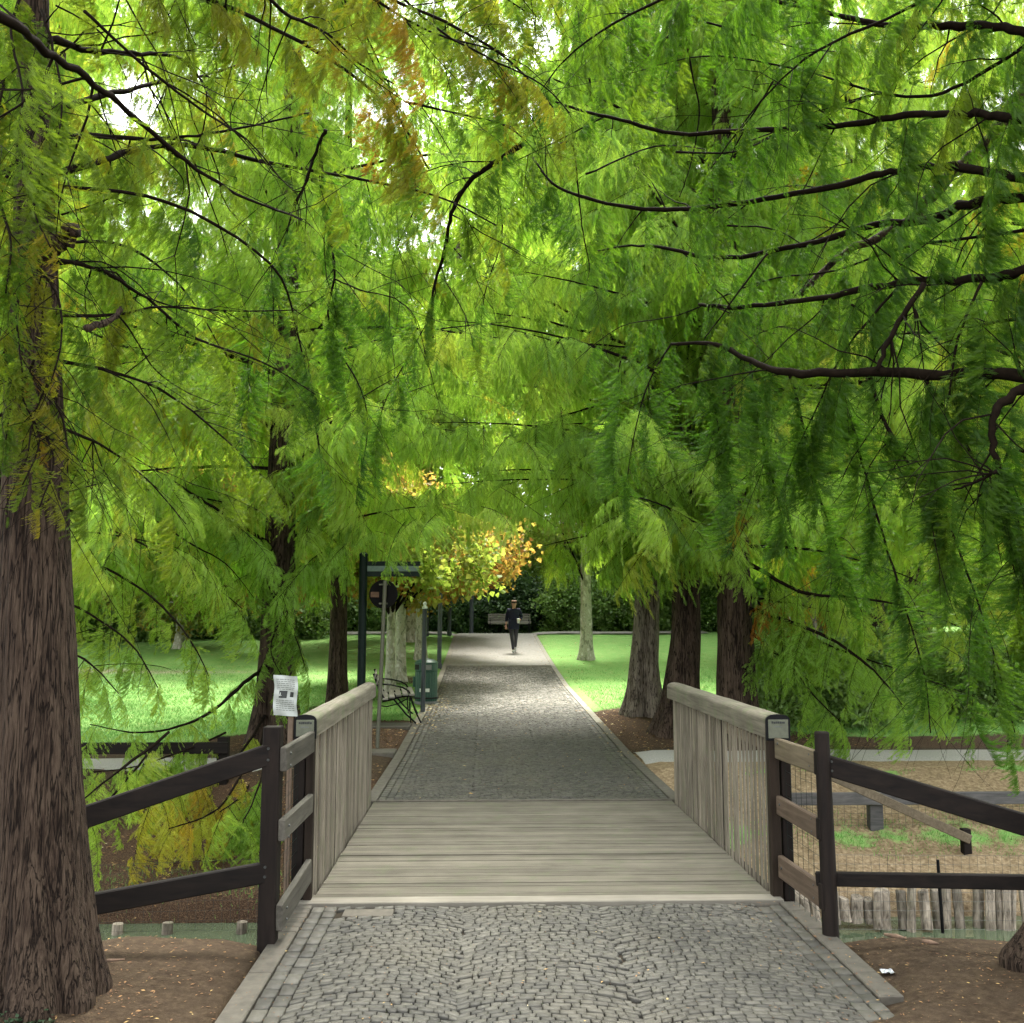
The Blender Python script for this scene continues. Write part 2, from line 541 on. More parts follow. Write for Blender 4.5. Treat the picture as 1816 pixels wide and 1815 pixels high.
# ------------------------------------------------------------------ mesh helpers
class MB:
    def __init__(s):
        s.v, s.f, s.mi = [], [], []

    def add(s, verts, faces, mi=0):
        o = len(s.v)
        s.v.extend([tuple(x) for x in verts])
        s.f.extend([tuple(i + o for i in f) for f in faces])
        s.mi.extend([mi] * len(faces))

    def box(s, x0, x1, y0, y1, z0, z1, mi=0):
        v = [(x0, y0, z0), (x1, y0, z0), (x1, y1, z0), (x0, y1, z0), (x0, y0, z1), (x1, y0, z1), (x1, y1, z1), (x0, y1, z1)]
        s.add(v, [(0, 3, 2, 1), (4, 5, 6, 7), (0, 1, 5, 4), (1, 2, 6, 5), (2, 3, 7, 6), (3, 0, 4, 7)], mi)

    def bevbox(s, x0, x1, y0, y1, z0, z1, b=.005, mi=0):
        """box with all twelve edges chamfered"""
        bm = bmesh.new()
        bmesh.ops.create_cube(bm, size=1)
        for q in bm.verts:
            q.co = Vector(((x0 + x1) / 2 + q.co.x * (x1 - x0), (y0 + y1) / 2 + q.co.y * (y1 - y0), (z0 + z1) / 2 + q.co.z * (z1 - z0)))
        bmesh.ops.bevel(bm, geom=bm.edges[:], offset=b, segments=1, affect='EDGES')
        bm.verts.index_update()
        s.add([q.co[:] for q in bm.verts], [[q.index for q in f.verts] for f in bm.faces], mi)
        bm.free()

    def beam(s, p0, p1, w, h, b=.004, mi=0, up=(0, 0, 1)):
        """chamfered board from p0 to p1 (centre line), w across, h high"""
        p0, p1 = Vector(p0), Vector(p1)
        d = p1 - p0
        ln = d.length
        x = d.normalized()
        y = Vector(up).cross(x).normalized()
        z = x.cross(y)
        t = MB()
        t.bevbox(0, ln, -w / 2, w / 2, -h / 2, h / 2, b)
        s.add([(p0 + x * q[0] + y * q[1] + z * q[2])[:] for q in t.v], t.f, mi)

    def tube(s, pts, rad, n=8, mi=0, cap=True):
        pts = [Vector(p) for p in pts]
        if not hasattr(rad, '__len__'):
            rad = [rad] * len(pts)
        prev = None
        verts, faces = [], []
        for i, p in enumerate(pts):
            d = (pts[min(i + 1, len(pts) - 1)] - pts[max(i - 1, 0)]).normalized()
            if prev is None:
                a = Vector((0, 0, 1)) if abs(d.z) < .9 else Vector((1, 0, 0))
                u = d.cross(a).normalized()
            else:
                u = (prev - d * prev.dot(d)).normalized()
            prev = u
            w = d.cross(u)
            for k in range(n):
                t = 2 * math.pi * k / n
                verts.append((p + (u * math.cos(t) + w * math.sin(t)) * rad[i])[:])
        for i in range(len(pts) - 1):
            for k in range(n):
                a, b2 = i * n + k, i * n + (k + 1) % n
                faces.append((a, b2, b2 + n, a + n))
        if cap:
            faces.append(tuple(range(n))[::-1])
            faces.append(tuple((len(pts) - 1) * n + k for k in range(n)))
        s.add(verts, faces, mi)

    def lathe(s, prof_, cx, cy, n=24, mi=0):
        verts, faces = [], []
        for (r, z) in prof_:
            for k in range(n):
                t = 2 * math.pi * k / n
                verts.append((cx + r * math.cos(t), cy + r * math.sin(t), z))
        for i in range(len(prof_) - 1):
            for k in range(n):
                a, b2 = i * n + k, i * n + (k + 1) % n
                faces.append((a, b2, b2 + n, a + n))
        faces.append(tuple((len(prof_) - 1) * n + k for k in range(n)))
        faces.append(tuple(range(n))[::-1])
        s.add(verts, faces, mi)

    def build(s, name, mats, parent=None, smooth=False, world=True):
        me = bpy.data.meshes.new(name)
        v = np.array(s.v, float)
        if parent is not None and world:
            v = v - np.array(parent.location)
        me.from_pydata(v.tolist(), [], s.f)
        if not isinstance(mats, (list, tuple)):
            mats = [mats]
        for m_ in mats:
            me.materials.append(m_)
        if any(s.mi):
            me.polygons.foreach_set('material_index', s.mi)
        if smooth:
            me.polygons.foreach_set('use_smooth', [True] * len(s.f))
        me.update()
        return link(name, me, parent)


def link(name, me, parent=None):
    o = bpy.data.objects.new(name, me)
    COL.objects.link(o)
    if parent is not None:
        o.parent = parent
    return o


def tag(o, label=None, cat=None, group=None, kind=None):
    if label: o['label'] = label
    if cat: o['category'] = cat
    if group: o['group'] = group
    if kind: o['kind'] = kind
    return o


def thing(name, label, cat, loc=(0, 0, 0), group=None):
    o = bpy.data.objects.new(name, None)
    o.empty_display_size = .2
    COL.objects.link(o)
    o.location = loc
    return tag(o, label, cat, group)


def origin_to(o, loc):
    """move a top-level mesh's origin to loc without moving its shape"""
    l = Vector(loc)
    o.data.transform(Matrix.Translation(-l))
    o.location = l
    return o


def np_mesh(name, V, F, mats, mi=None, smooth=False):
    """V (n,3) array, F (m,k) array of equal sized faces"""
    me = bpy.data.meshes.new(name)
    V = np.asarray(V, np.float32)
    F = np.asarray(F, np.int32)
    k = F.shape[1]
    me.vertices.add(len(V))
    me.vertices.foreach_set('co', V.ravel())
    me.loops.add(F.size)
    me.loops.foreach_set('vertex_index', F.ravel())
    me.polygons.add(len(F))
    me.polygons.foreach_set('loop_start', np.arange(len(F), dtype=np.int32) * k)
    if not isinstance(mats, (list, tuple)):
        mats = [mats]
    for m_ in mats:
        me.materials.append(m_)
    if mi is not None:
        me.polygons.foreach_set('material_index', np.asarray(mi, np.int32))
    if smooth:
        me.polygons.foreach_set('use_smooth', np.ones(len(F), bool))
    me.update(calc_edges=True)
    me.validate()
    return me


def fattr(me, name, vals, dom='POINT'):
    a = me.attributes.new(name, 'FLOAT', dom)
    a.data.foreach_set('value', np.asarray(vals, np.float32))


# ------------------------------------------------------------------ the ground
def graded(fine0, fine1, step, lo, hi, grow=1.16):
    a = list(np.arange(fine0, fine1, step))
    x, s_ = fine1, step
    while x < hi:
        a.append(x)
        s_ *= grow
        x += s_
    a.append(hi)
    x, s_ = fine0, step
    b = []
    while x > lo:
        s_ *= grow
        x -= s_
        b.append(max(x, lo))
    return np.array(b[::-1] + a)


gx = graded(-4.6, 5.4, .055, -160, 160)
gy = graded(2.6, 13.2, .055, -40, 320)
GX, GY = np.meshgrid(gx, gy)
GZ = ground_h(GX, GY)
V = np.stack([GX, GY, GZ], -1).reshape(-1, 3)
nx, ny = len(gx), len(gy)
ii = np.arange((ny - 1) * (nx - 1))
r_, c_ = ii // (nx - 1), ii % (nx - 1)
F = np.stack([r_ * nx + c_, r_ * nx + c_ + 1, (r_ + 1) * nx + c_ + 1, (r_ + 1) * nx + c_], 1)
me = np_mesh("ground", V, F, M['ground'], smooth=True)
X_, Y_ = V[:, 0], V[:, 1]
nz = wav(X_, Y_, .9, 7.0)
lawn_start = np.where(X_ < -3.4, 13.3, np.where(X_ < 0, 16.0, np.where(X_ < 4.2, 17.0, 14.2)))
lawnm = sst(-.25, .35, Y_ - lawn_start + .35 * nz)
for (tx, ty, r) in ((-2.88, 13.5, 1.5), (-2.68, 17.6, .8), (2.76, 16.6, 1.5), (2.95, 14.4, 1.7), (3.5, 13.4, 1.9), (2.95, 28.0, .8), (-2.0, 23, .7), (-1.9, 19.6, .6)):
    lawnm = lawnm * sst(.5 * r, 1.1 * r, np.hypot(X_ - tx, Y_ - ty) + .25 * nz)
# patches of grass on the right bank crest and on the left near the fence
bankg = .62 * sst(.0, .7, .66 + .5 * wav(X_, Y_, 1.2, 4.) + .35 * wav(X_, Y_, 6.0, 8.) - np.abs(Y_ - 10.0) / .5) * (X_ > 2.1)
bankg = np.maximum(bankg, .8 * sst(.0, .5, .3 + .7 * wav(X_, Y_, 2.0, 9.) - np.abs(Y_ - 11.4) / .35) * (X_ > 3))
bankg = np.maximum(bankg, .8 * sst(.1, .5, .2 + .8 * wav(X_, Y_, 2.6, 1.) - np.abs(Y_ - 5.75) / .22) * (X_ < -1.3))
lawnm = np.maximum(lawnm, bankg)
litm = np.maximum(sst(12.9, 13.4, Y_) * (1 - sst(17, 19, Y_)), (X_ < 0) * sst(7.5, 9.0, Y_) * (1 - sst(11.0, 11.6, Y_)) * .8)
litm = np.maximum(litm, .42 * (X_ < -1.3) * sst(5.6, 6.1, Y_) * (1 - sst(7.5, 9, Y_)))
sandm = np.exp(-((Y_ - 28.6 + .02 * X_) / .30) ** 2) * (X_ > 2) * .95
sandm = np.maximum(sandm, .62 * np.exp(-((Y_ - 25.5 - .1 * (X_ + 5)) / .9) ** 2) * (X_ < -3.6))
sandm = np.maximum(sandm, .5 * np.exp(-((Y_ - 30.6) / 1.0) ** 2) * (X_ < -3.0) * 0)
a = me.color_attributes.new('mask_a', 'FLOAT_COLOR', 'POINT')
a.data.foreach_set('color', np.stack([lawnm, litm, sandm, np.ones_like(litm)], 1).astype(np.float32).ravel())
bankm = (X_ > 1.9) * sst(8.4, 8.9, Y_) * (1 - sst(12.7, 13.0, Y_))
fattr(me, 'mask_b', bankm)
o = link("ground", me)
tag(o, kind='structure')

# creek water
wb = MB()
wb.add([(-60, 6.2, WATER_Z), (60, 6.2, WATER_Z), (60, 8.84, WATER_Z), (-60, 8.84, WATER_Z)], [(0, 1, 2, 3)])
tag(wb.build("water", M['water']), kind='structure')

# cross path of pale gravel on both sides
def strip(name, xs, y0f, y1f, mat, dz=.012, ny_=5):
    xs = np.asarray(xs)
    V, F = [], []
    for x in xs:
        for k in range(ny_):
            y = y0f(x) + (y1f(x) - y0f(x)) * k / (ny_ - 1)
            V.append((x, y, gh(x, y) + dz - (.035 if k in (0, ny_ - 1) else 0)))
    for i in range(len(xs) - 1):
        for k in range(ny_ - 1):
            a_ = i * ny_ + k
            F.append((a_, a_ + ny_, a_ + ny_ + 1, a_ + 1))
    o_ = link(name, np_mesh(name, V, F, mat, smooth=True))
    return tag(o_, kind='structure')


strip("gravel_path", np.arange(1.97, 40, .25), lambda x: 11.95 + .03 * math.sin(x * 2), lambda x: 12.95 + .03 * math.sin(x * 3 + 1), M['gravel'], .03)
strip("gravel_path", np.arange(-40, -2.0, .25), lambda x: 11.35 + .03 * math.sin(x * 2), lambda x: 12.5 + .03 * math.sin(x * 3 + 1), M['gravel'], .03)
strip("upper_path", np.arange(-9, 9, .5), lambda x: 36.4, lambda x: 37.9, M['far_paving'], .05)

# ------------------------------------------------------------------ the paved path
path = bpy.data.objects.new("path", None)
COL.objects.link(path)
tag(path, kind='structure')
pb = MB()
ys = [1.5, 3, 6.06]
pts_ = []
def path_base(y0, y1, step, mat, name, zoff):
    V, F = [], []
    ys_ = np.arange(y0, y1 + step * .5, step)
    for y in ys_:
        z = float(prof(y)) + zoff
        V += [(PX0 - .002, y, z), (PX1 + .002, y, z)]
    for i in range(len(ys_) - 1):
        F.append((2 * i, 2 * i + 1, 2 * i + 3, 2 * i + 2))
    o_ = link(name, np_mesh(name, V, F, mat), path)
    return o_


tag(path_base(1.5, 6.06, .5, M['joint'], "joint_bed", -.016), kind='structure')
tag(path_base(9.42, 26.42, .5, M['joint'], "joint_bed", -.016), kind='structure')
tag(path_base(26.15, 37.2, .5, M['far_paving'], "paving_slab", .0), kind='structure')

# stones laid in segmental arcs, a straight border row along each kerb
def arc_stones(y0, y1, seed):
    rg = np.random.default_rng(seed)
    quads = []
    seams = [PX0 + .155, -.12, .69, PX1 - .155]
    for c in range(3):
        xa, xb = seams[c], seams[c + 1]
        w = xb - xa
        pitch = .0405
        nrow = int((y1 - y0 + .5) / pitch)
        for r in range(nrow):
            yb = y0 - .25 + r * pitch + rg.normal(0, .002)
            ja, jb = rg.normal(0, .012), rg.normal(0, .012)
            n = int(round(w / .060)) + rg.integers(-1, 2)
            cuts = np.linspace(0, 1, n + 1)
            cuts[1:-1] += rg.normal(0, .010, n - 1)
            if r % 2:
                cuts[1:-1] += .5 / n * .7
                cuts[-2] = min(cuts[-2], 1 - .35 / n)
            for k in range(n):
                u0, u1 = cuts[k], cuts[k + 1]
                h = pitch
                def wp(u, yy):
                    s_ = 2 * u - 1
                    return (xa + (ja if c else 0) * (1 - u) + (jb if c < 2 else 0) * u + u * w, yy + .12 * (1 - s_ * s_) + .006 * math.sin(9 * u + yy * 7))
                quads.append([wp(u0, yb), wp(u1, yb), wp(u1, yb + h), wp(u0, yb + h)])
    for side in (0, 1):
        for row in (0, 1):
            x0 = PX0 + .004 + row * .076 if side == 0 else PX1 - .004 - (row + 1) * .076
            y = y0 + rg.random() * .05
            while y < y1:
                ln = .085 + rg.random() * .05
                quads.append([(x0, y), (x0 + .074, y), (x0 + .074, y + ln), (x0, y + ln)])
                y += ln
    Q = np.array(quads)
    cy = Q[:, :, 1].mean(1)
    ok = (Q[:, :, 1].min(1) > y0) & (Q[:, :, 1].max(1) < y1)
    Q, cy = Q[ok], cy[ok]
    return Q, rg


def stone_verts(Q, rg):
    """12 vertices per stone: foot, shoulder, inset top"""
    n = len(Q)
    ctr = Q.mean(1, keepdims=True)
    jit = rg.normal(0, .0022, Q.shape)
    inner = ctr + (Q + jit - ctr) * .94
    top = ctr + (Q + jit - ctr) * .87
    z = prof(Q[:, :, 1].mean(1))
    dz = rg.normal(0, .0018, n)
    tilt = rg.normal(0, .0013, (n, 4))
    foot = np.concatenate([inner, np.broadcast_to((z - .03)[:, None, None], (n, 4, 1))], 2)
    sh = np.concatenate([inner, ((z + dz - .0050)[:, None] + tilt)[:, :, None]], 2)
    tp = np.concatenate([top, ((z + dz)[:, None] + tilt)[:, :, None]], 2)
    return np.concatenate([foot, sh, tp], 1)


SF = np.array([(0, 1, 5, 4), (1, 2, 6, 5), (2, 3, 7, 6), (3, 0, 4, 7), (4, 5, 9, 8), (5, 6, 10, 9), (6, 7, 11, 10), (7, 4, 8, 11), (8, 9, 10, 11)])
Q1, rg1 = arc_stones(2.2, 6.05, 3)
Q2, rg2 = arc_stones(9.44, 26.12, 4)
# a rectangular cover plate let into the paving near the deck
pl0, pl1 = P(612, 1601, 5.8), P(697, 1601, 5.8)
plate_rect = (-.83, -.535, 5.84, 5.975)
cc = Q1.mean(1)
Q1 = Q1[~((cc[:, 0] > plate_rect[0] - .02) & (cc[:, 0] < plate_rect[1] + .02) & (cc[:, 1] > plate_rect[2] - .02) & (cc[:, 1] < plate_rect[3] + .02))]
SV1, SV2 = stone_verts(Q1, rg1), stone_verts(Q2, rg2)
cyy = Q1[:, :, 1].mean(1)
order = np.argsort(np.where(cyy > 4.02, cyy, cyy + 100))
single = order[:300]
rest = order[300:]
for i in single:
    me = bpy.data.meshes.new("cobblestone")
    c0 = SV1[i].mean(0)
    me.from_pydata((SV1[i] - c0).tolist(), [], SF.tolist())
    me.materials.append(M['cobble'])
    fattr(me, 'tone', np.full(12, NP.random() * .45))
    o = link("cobblestone", me, path)
    o.location = c0
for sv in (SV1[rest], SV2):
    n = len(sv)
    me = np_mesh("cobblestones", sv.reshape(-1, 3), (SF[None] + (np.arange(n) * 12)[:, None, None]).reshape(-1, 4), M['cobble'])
    fattr(me, 'tone', np.repeat(NP.random(n) * .45 + .42 * sst(13.5, 19.0, sv.mean(1)[:, 1]), 12))   # upper stretch coloured paler to stand for the brighter light there
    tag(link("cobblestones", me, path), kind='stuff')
b = MB()
b.bevbox(*plate_rect, -.03, .001, .004)
b.build("cover_plate", M['concrete'], path)

# kerbs
def kerb(x0, x1, cuts, y_end):
    y = cuts[0]
    for ln in cuts[1]:
        if y >= y_end: break
        b_ = MB()
        z0, z1 = float(prof(y)), float(prof(y + ln))
        t_ = MB()
        t_.bevbox(x0, x1, y + .002, min(y + ln, y_end) - .004, -.2, 0, .006)
        vs = [(q[0], q[1], q[2] + float(prof(q[1])) + .006) for q in t_.v]
        b_.add(vs, t_.f)
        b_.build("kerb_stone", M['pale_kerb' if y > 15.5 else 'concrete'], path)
        y += ln


kerb(PX0 - KW, PX0 - .003, (1.9, [1.0, 1.05, .98, .62] + [.085] * 12), 6.05)
kerb(PX1 + .003, PX1 + KW, (4.55, [.30, .34, .33, .35, .36, .3]), 6.05)
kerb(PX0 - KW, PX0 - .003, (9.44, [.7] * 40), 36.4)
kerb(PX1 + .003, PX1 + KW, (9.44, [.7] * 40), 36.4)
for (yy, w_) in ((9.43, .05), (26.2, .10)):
    b = MB()
    z = float(prof(yy)) + .012
    b.bevbox(PX0, PX1, yy - w_ / 2, yy + w_ / 2, z - .1, z + .002 + .02 * (yy > 20), .005)
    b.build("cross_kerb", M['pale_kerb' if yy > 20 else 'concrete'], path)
# edging slabs left of the path by the bench, and the gravel's kerb
for (xa, xb, ya, yb, zt) in ((-2.3, PX0 - KW - .01, 15.15, 15.75, .10), (-2.4, PX0 - KW - .01, 12.62, 13.05, .035)):
    b = MB()
    b.bevbox(xa, xb, ya, yb, zt - .2, zt, .01)
    b.build("edging_slab", M['concrete'], path)

# ------------------------------------------------------------------ the footbridge
br = thing("footbridge", "small timber footbridge with grey plank deck and slatted handrails over the creek", "bridge", (.36, 7.75, 0))
DX0, DX1 = -1.05, 1.795
npl = 38
DY0, DY1 = 6.20, 9.40
pw = (DY1 - DY0) / npl
for k in range(npl):
    y0 = DY0 + k * pw
    y1 = y0 + pw - (.013 if rnd.random() < .7 else .022)
    # reeded board: cross-section with grooves
    ng = 4
    prof_pts = []
    for g in range(ng):
        a0 = y0 + (y1 - y0) * g / ng
        a1 = y0 + (y1 - y0) * (g + 1) / ng
        q = (a1 - a0)
        if g == 0:
            prof_pts.append((a0, -.003))
            prof_pts.append((a0 + .003, 0))
        else:
            prof_pts.append((a0 + q * .18, 0))
        if g == ng - 1:
            prof_pts.append((a1 - .003, 0))
            prof_pts.append((a1, -.003))
        else:
            prof_pts.append((a1 - q * .18, 0))
            prof_pts.append((a1, -.008))
    prof_pts += [(y1, -.04), (y0, -.04)]
    dz = rnd.gauss(0, .0016)
    x0 = DX0 - (.06 if k < 1 else 0) + rnd.uniform(-.002, .002)
    x1 = DX1 + (.03 if k < 1 else 0) + rnd.uniform(-.002, .002)
    n = len(prof_pts)
    b = MB()
    b.add([(x0, y, z + dz + .004) for y, z in prof_pts] + [(x1, y, z + dz + .004) for y, z in prof_pts],
          [(i, i + n, (i + 1) % n + n, (i + 1) % n) for i in range(n)] + [tuple(range(n)), tuple(range(n, 2 * n))[::-1]])
    b.build("deck_plank", M['deck'], br)
b = MB(); b.bevbox(PX0 - KW - .01, 1.84, 6.065, 6.19, -.09, .012, .005)
b.build("threshold_board", M['strip'], br)
for x in (-1.13, 1.87):
    b = MB(); b.bevbox(x - .05, x + .05, 6.15, 9.4, -.30, -.045, .008); b.build("side_beam", M['post_brown'], br)

# balusters
def baluster_mesh():
    t = MB()
    t.bevbox(-.0055, .0055, -.019, .019, -.09, .99, .002)
    me_ = bpy.data.meshes.new("baluster")
    me_.from_pydata(t.v, [], t.f)
    me_.materials.append(M['rail'])
    return me_


bal = baluster_mesh()
for (bx, gap) in ((-1.079, .094), (1.822, .094)):
    y = 6.20
    while y < 9.36:
        o = link("baluster", bal, br)
        o.location = Vector((bx + rnd.gauss(0, .0015), y, rnd.gauss(0, .002))) - br.location
        o.rotation_euler = (0, rnd.gauss(0, .002), rnd.gauss(0, .03))
        o.scale = (1, rnd.uniform(.9, 1.12), 1)
        y += gap * (1 if y < 7.6 else .8) + rnd.gauss(0, .0015)
# handrail: broad rounded cap
def cap_profile(cx, w, z0, z1, r=.035, n=5):
    pts = [(cx - w / 2, z0), (cx - w / 2, z1 - r)]
    for k in range(1, n):
        t = math.pi - k / n * math.pi / 2
        pts.append((cx - w / 2 + r + r * math.cos(t), z1 - r + r * math.sin(t)))
    pts.append((cx - w / 2 + r, z1 + .002))
    pts.append((cx, z1 + .006))
    pts.append((cx + w / 2 - r, z1 + .002))
    for k in range(1, n):
        t = math.pi / 2 - k / n * math.pi / 2
        pts.append((cx + w / 2 - r + r * math.cos(t), z1 - r + r * math.sin(t)))
    pts += [(cx + w / 2, z1 - r), (cx + w / 2, z0)]
    return pts


for (cx, w, z0, z1) in ((-1.117, .134, .99, 1.118), (1.852, .150, .97, 1.112)):
    pp = cap_profile(cx, w, z0, z1)
    n = len(pp)
    b = MB()
    rows = np.linspace(6.14, 9.44, 30)
    V = []
    for j, y in enumerate(rows):
        for (x, z) in pp:
            V.append((x + .0012 * math.sin(y * 9 + z * 20), y, z + .0015 * math.sin(y * 7 + x * 40)))
    F = [(j * n + i, j * n + (i + 1) % n, (j + 1) * n + (i + 1) % n, (j + 1) * n + i) for j in range(len(rows) - 1) for i in range(n)]
    F += [tuple(range(n)), tuple((len(rows) - 1) * n + i for i in range(n))[::-1]]
    b.add(V, F)
    hr = b.build("handrail", M['cap'], br)
    # black end cap with a small pale maker's plate
    ec = MB()
    pe = cap_profile(cx, w + .004, z0 - .01, z1 + .004)
    ne = len(pe)
    ec.add([(x, 6.118, z) for x, z in pe] + [(x, 6.139, z) for x, z in pe],
           [(i, i + ne, (i + 1) % ne + ne, (i + 1) % ne) for i in range(ne)] + [tuple(range(ne)), tuple(range(ne, 2 * ne))[::-1]])
    e = ec.build("end_cap", M['black_metal'], br)
    p_ = MB()
    p_.bevbox(cx - w / 2 + .012, cx + w / 2 - .012, 6.111, 6.119, z0 + .004, z1 - .022, .002)
    p_.build("end_plate", M['plate'], br)
    p_ = MB()   # an illegible bold line and a fainter one, as blurred as the photo shows them
    xx = cx - w * .29
    while xx < cx + w * .27:
        ww = rnd.uniform(.007, .012)
        p_.box(xx, xx + ww, 6.1095, 6.1112, z1 - .047 + rnd.uniform(-.001, .001), z1 - .034 + rnd.uniform(-.002, .002))
        xx += ww + .002
    p_.build("plate_print", M['ink'], br)
    p_ = MB()
    xx = cx - w * .2
    while xx < cx + w * .17:
        ww = rnd.uniform(.005, .008)
        p_.box(xx, xx + ww, 6.1097, 6.1113, z1 - .070, z1 - .062)
        xx += ww + .002
    p_.build("plate_print", M['ink_soft'], br)
# posts carrying the handrails
for (xa, xb, ya, yb, zt, mat) in ((1.79, 1.855, 6.125, 6.19, .965, 'post_brown'), (1.868, 1.93, 6.13, 6.20, .965, 'post_dark'),
                                  (-1.185, -1.115, 6.13, 6.20, .985, 'post_dark'), (-1.108, -1.06, 6.125, 6.19, .985, 'post_brown'),
                                  (1.868, 1.93, 7.75, 7.82, .965, 'post_dark'), (-1.185, -1.115, 7.75, 7.82, .985, 'post_dark'),
                                  (1.868, 1.93, 9.36, 9.43, .965, 'post_dark'), (-1.185, -1.115, 9.36, 9.43, .985, 'post_dark')):
    b = MB(); b.bevbox(xa, xb, ya, yb, -.45, zt, .005); b.build("post", M[mat], br)


# ------------------------------------------------------------------ timber fences by the bridge
def wire_mesh(b, p0, p1, z0a, z1a, z0b, z1b, nx_, nz_, r=.0014):
    """welded wire panel between two uprights; heights at both ends"""
    p0, p1 = Vector(p0), Vector(p1)
    for i in range(nx_ + 1):
        t = i / nx_
        q = p0.lerp(p1, t)
        b.tube([(q.x, q.y, z0a + (z0b - z0a) * t), (q.x, q.y, z1a + (z1b - z1a) * t)], r, 3, cap=False)
    for k in range(nz_ + 1):
        s_ = k / nz_
        b.tube([(p0.x, p0.y, z0a + (z1a - z0a) * s_), (p1.x, p1.y, z0b + (z1b - z0b) * s_)], r, 3, cap=False)


fr = thing("timber_fence", "dark timber fence with round post joining the right handrail end, sloping down to the right", "fence", (1.90, 5.4, 0))
b = MB(); b.tube([(1.897, 5.42, -.3), (1.893, 5.42, .4), (1.885, 5.42, 1.085), (1.885, 5.42, 1.092)], [.046, .043, .0405, .036], 20)
b.build("post", M['post_dark'], fr, smooth=False)
for (zt0, zt1, h, mt) in ((.977, .985, .128, 'short_tan'), (.622, .622, .115, 'short_red'), (.262, .272, .135, 'short_red')):
    b = MB(); b.beam((1.842, 6.12, zt0 - h / 2), (1.862, 5.445, zt1 - h / 2), .036, h, .006)
    b.build("short_rail", M[mt], fr)
    b = MB(); b.beam((1.864, 5.443, zt1 - h / 2), (1.872, 5.40, zt1 - h / 2), .05, h * 1.02, .004)
    b.build("rail_end", M['post_dark'], fr)
b = MB(); b.beam((1.90, 5.44, .966 - .055), (3.9, 4.62, .966 - .055 - .565), .045, .112, .006); b.build("long_rail", M['fence_dark'], fr)
b = MB(); b.beam((1.84, 5.47, .325 - .038), (3.9, 4.62, .325 - .038 + .165), .04, .075, .006); b.build("long_rail", M['fence_dark'], fr)
b = MB(); wire_mesh(b, (1.885, 6.1, 0), (1.895, 5.46, 0), .0, .93, .0, .93, 7, 12); b.build("wire_mesh", M['green_metal'], fr)
b = MB(); b.bevbox(3.86, 3.94, 4.56, 4.64, -.3, .62, .005); b.build("post", M['post_dark'], fr)

def bolts(parent, pts, r=.008):
    for (x, y, z, ax) in pts:
        b_ = MB()
        d_ = Vector((0, -.006, 0)) if ax == 'y' else Vector((-.006, 0, 0)) if ax == '-x' else Vector((.006, 0, 0))
        b_.tube([(x, y, z), Vector((x, y, z)) + d_], [r, r * .7], 8)
        b_.build("bolt", M['wire'], parent)


bolts(fr, [(1.845, 5.52, .955, '-x'), (1.845, 5.52, .89, '-x'), (1.845, 5.52, .60, '-x'), (1.845, 5.52, .53, '-x'), (1.845, 5.52, .24, '-x'), (1.845, 5.52, .17, '-x'),
           (1.826, 6.05, .95, '-x'), (1.826, 6.05, .58, '-x'), (1.826, 6.05, .20, '-x'), (1.93, 5.405, .93, 'y'), (1.93, 5.405, .88, 'y')])
fl = thing("timber_fence", "dark timber fence with square post, sloping from the left handrail behind the big trunk", "fence", (-1.15, 5.38, 0))
b = MB(); b.bevbox(-1.203, -1.108, 5.34, 5.43, -.3, 1.135, .005); b.build("post", M['post_dark'], fl)
for (zt, h) in ((1.028, .13), (.648, .115), (.24, .14)):
    b = MB(); b.beam((-1.074, 6.12, zt + (.02 if zt < .3 else 0) - h / 2), (-1.088, 5.335, zt - (.03 if zt < .3 else 0) - h / 2), .036, h, .006)
    b.build("short_rail", M['short_grey'], fl)
b = MB(); b.beam((-1.14, 5.37, 1.05 - .052), (-2.75, 5.0, 1.05 - .052 - .52), .045, .112, .006); b.build("long_rail", M['fence_dark'], fl)
b = MB(); b.beam((-1.14, 5.37, .428 - .055), (-2.75, 5.0, .428 - .055 - .20), .045, .108, .006); b.build("long_rail", M['fence_dark'], fl)
b = MB(); wire_mesh(b, (-1.15, 6.1, 0), (-1.15, 5.45, 0), .0, .93, .0, .93, 7, 12); b.build("wire_mesh", M['green_metal'], fl)
bolts(fl, [(-1.065, 5.42, .985, '+x'), (-1.065, 5.42, .92, '+x'), (-1.065, 5.42, .60, '+x'), (-1.065, 5.42, .54, '+x'), (-1.065, 5.42, .17, '+x'), (-1.065, 5.42, .11, '+x'),
           (-1.17, 5.339, 1.02, 'y'), (-1.17, 5.339, .96, 'y'), (-1.17, 5.339, .40, 'y'), (-1.17, 5.339, .35, 'y')])
b = MB(); b.bevbox(-2.83, -2.74, 4.94, 5.03, -.3, .75, .005); b.build("post", M['post_dark'], fl)

# wire netting along the right bank behind the lower rail
wf = thing("wire_fence", "low wire netting on black stake along the right creek edge", "wire fence", (2.77, 5.9, 0))
b = MB(); b.tube([P(1672, 1655, 5.85), P(1663, 1525, 5.85)], [.010, .0095], 8); b.build("stake", M['black_metal'], wf)
b = MB(); wire_mesh(b, (1.98, 5.92, 0), (4.6, 5.95, 0), -.12, .31, -.16, .27, 52, 8, .0011); b.build("netting", M['wire'], wf)
b = MB(); b.tube([(4.6, 5.95, -.3), (4.6, 5.95, .3)], .01, 8); b.build("stake", M['black_metal'], wf)
wf = thing("wire_fence", "low wire netting behind the left fence above the creek edge", "wire fence", (-2.2, 5.75, 0))
b = MB(); wire_mesh(b, (-1.25, 5.74, 0), (-3.2, 5.70, 0), -.04, .35, -.04, .30, 40, 7, .0009); b.build("netting", M['wire'], wf)
for x in (-1.25, -3.2):
    b = MB(); b.tube([(x, 5.72, -.3), (x, 5.72, .38)], .01, 8); b.build("stake", M['black_metal'], wf)

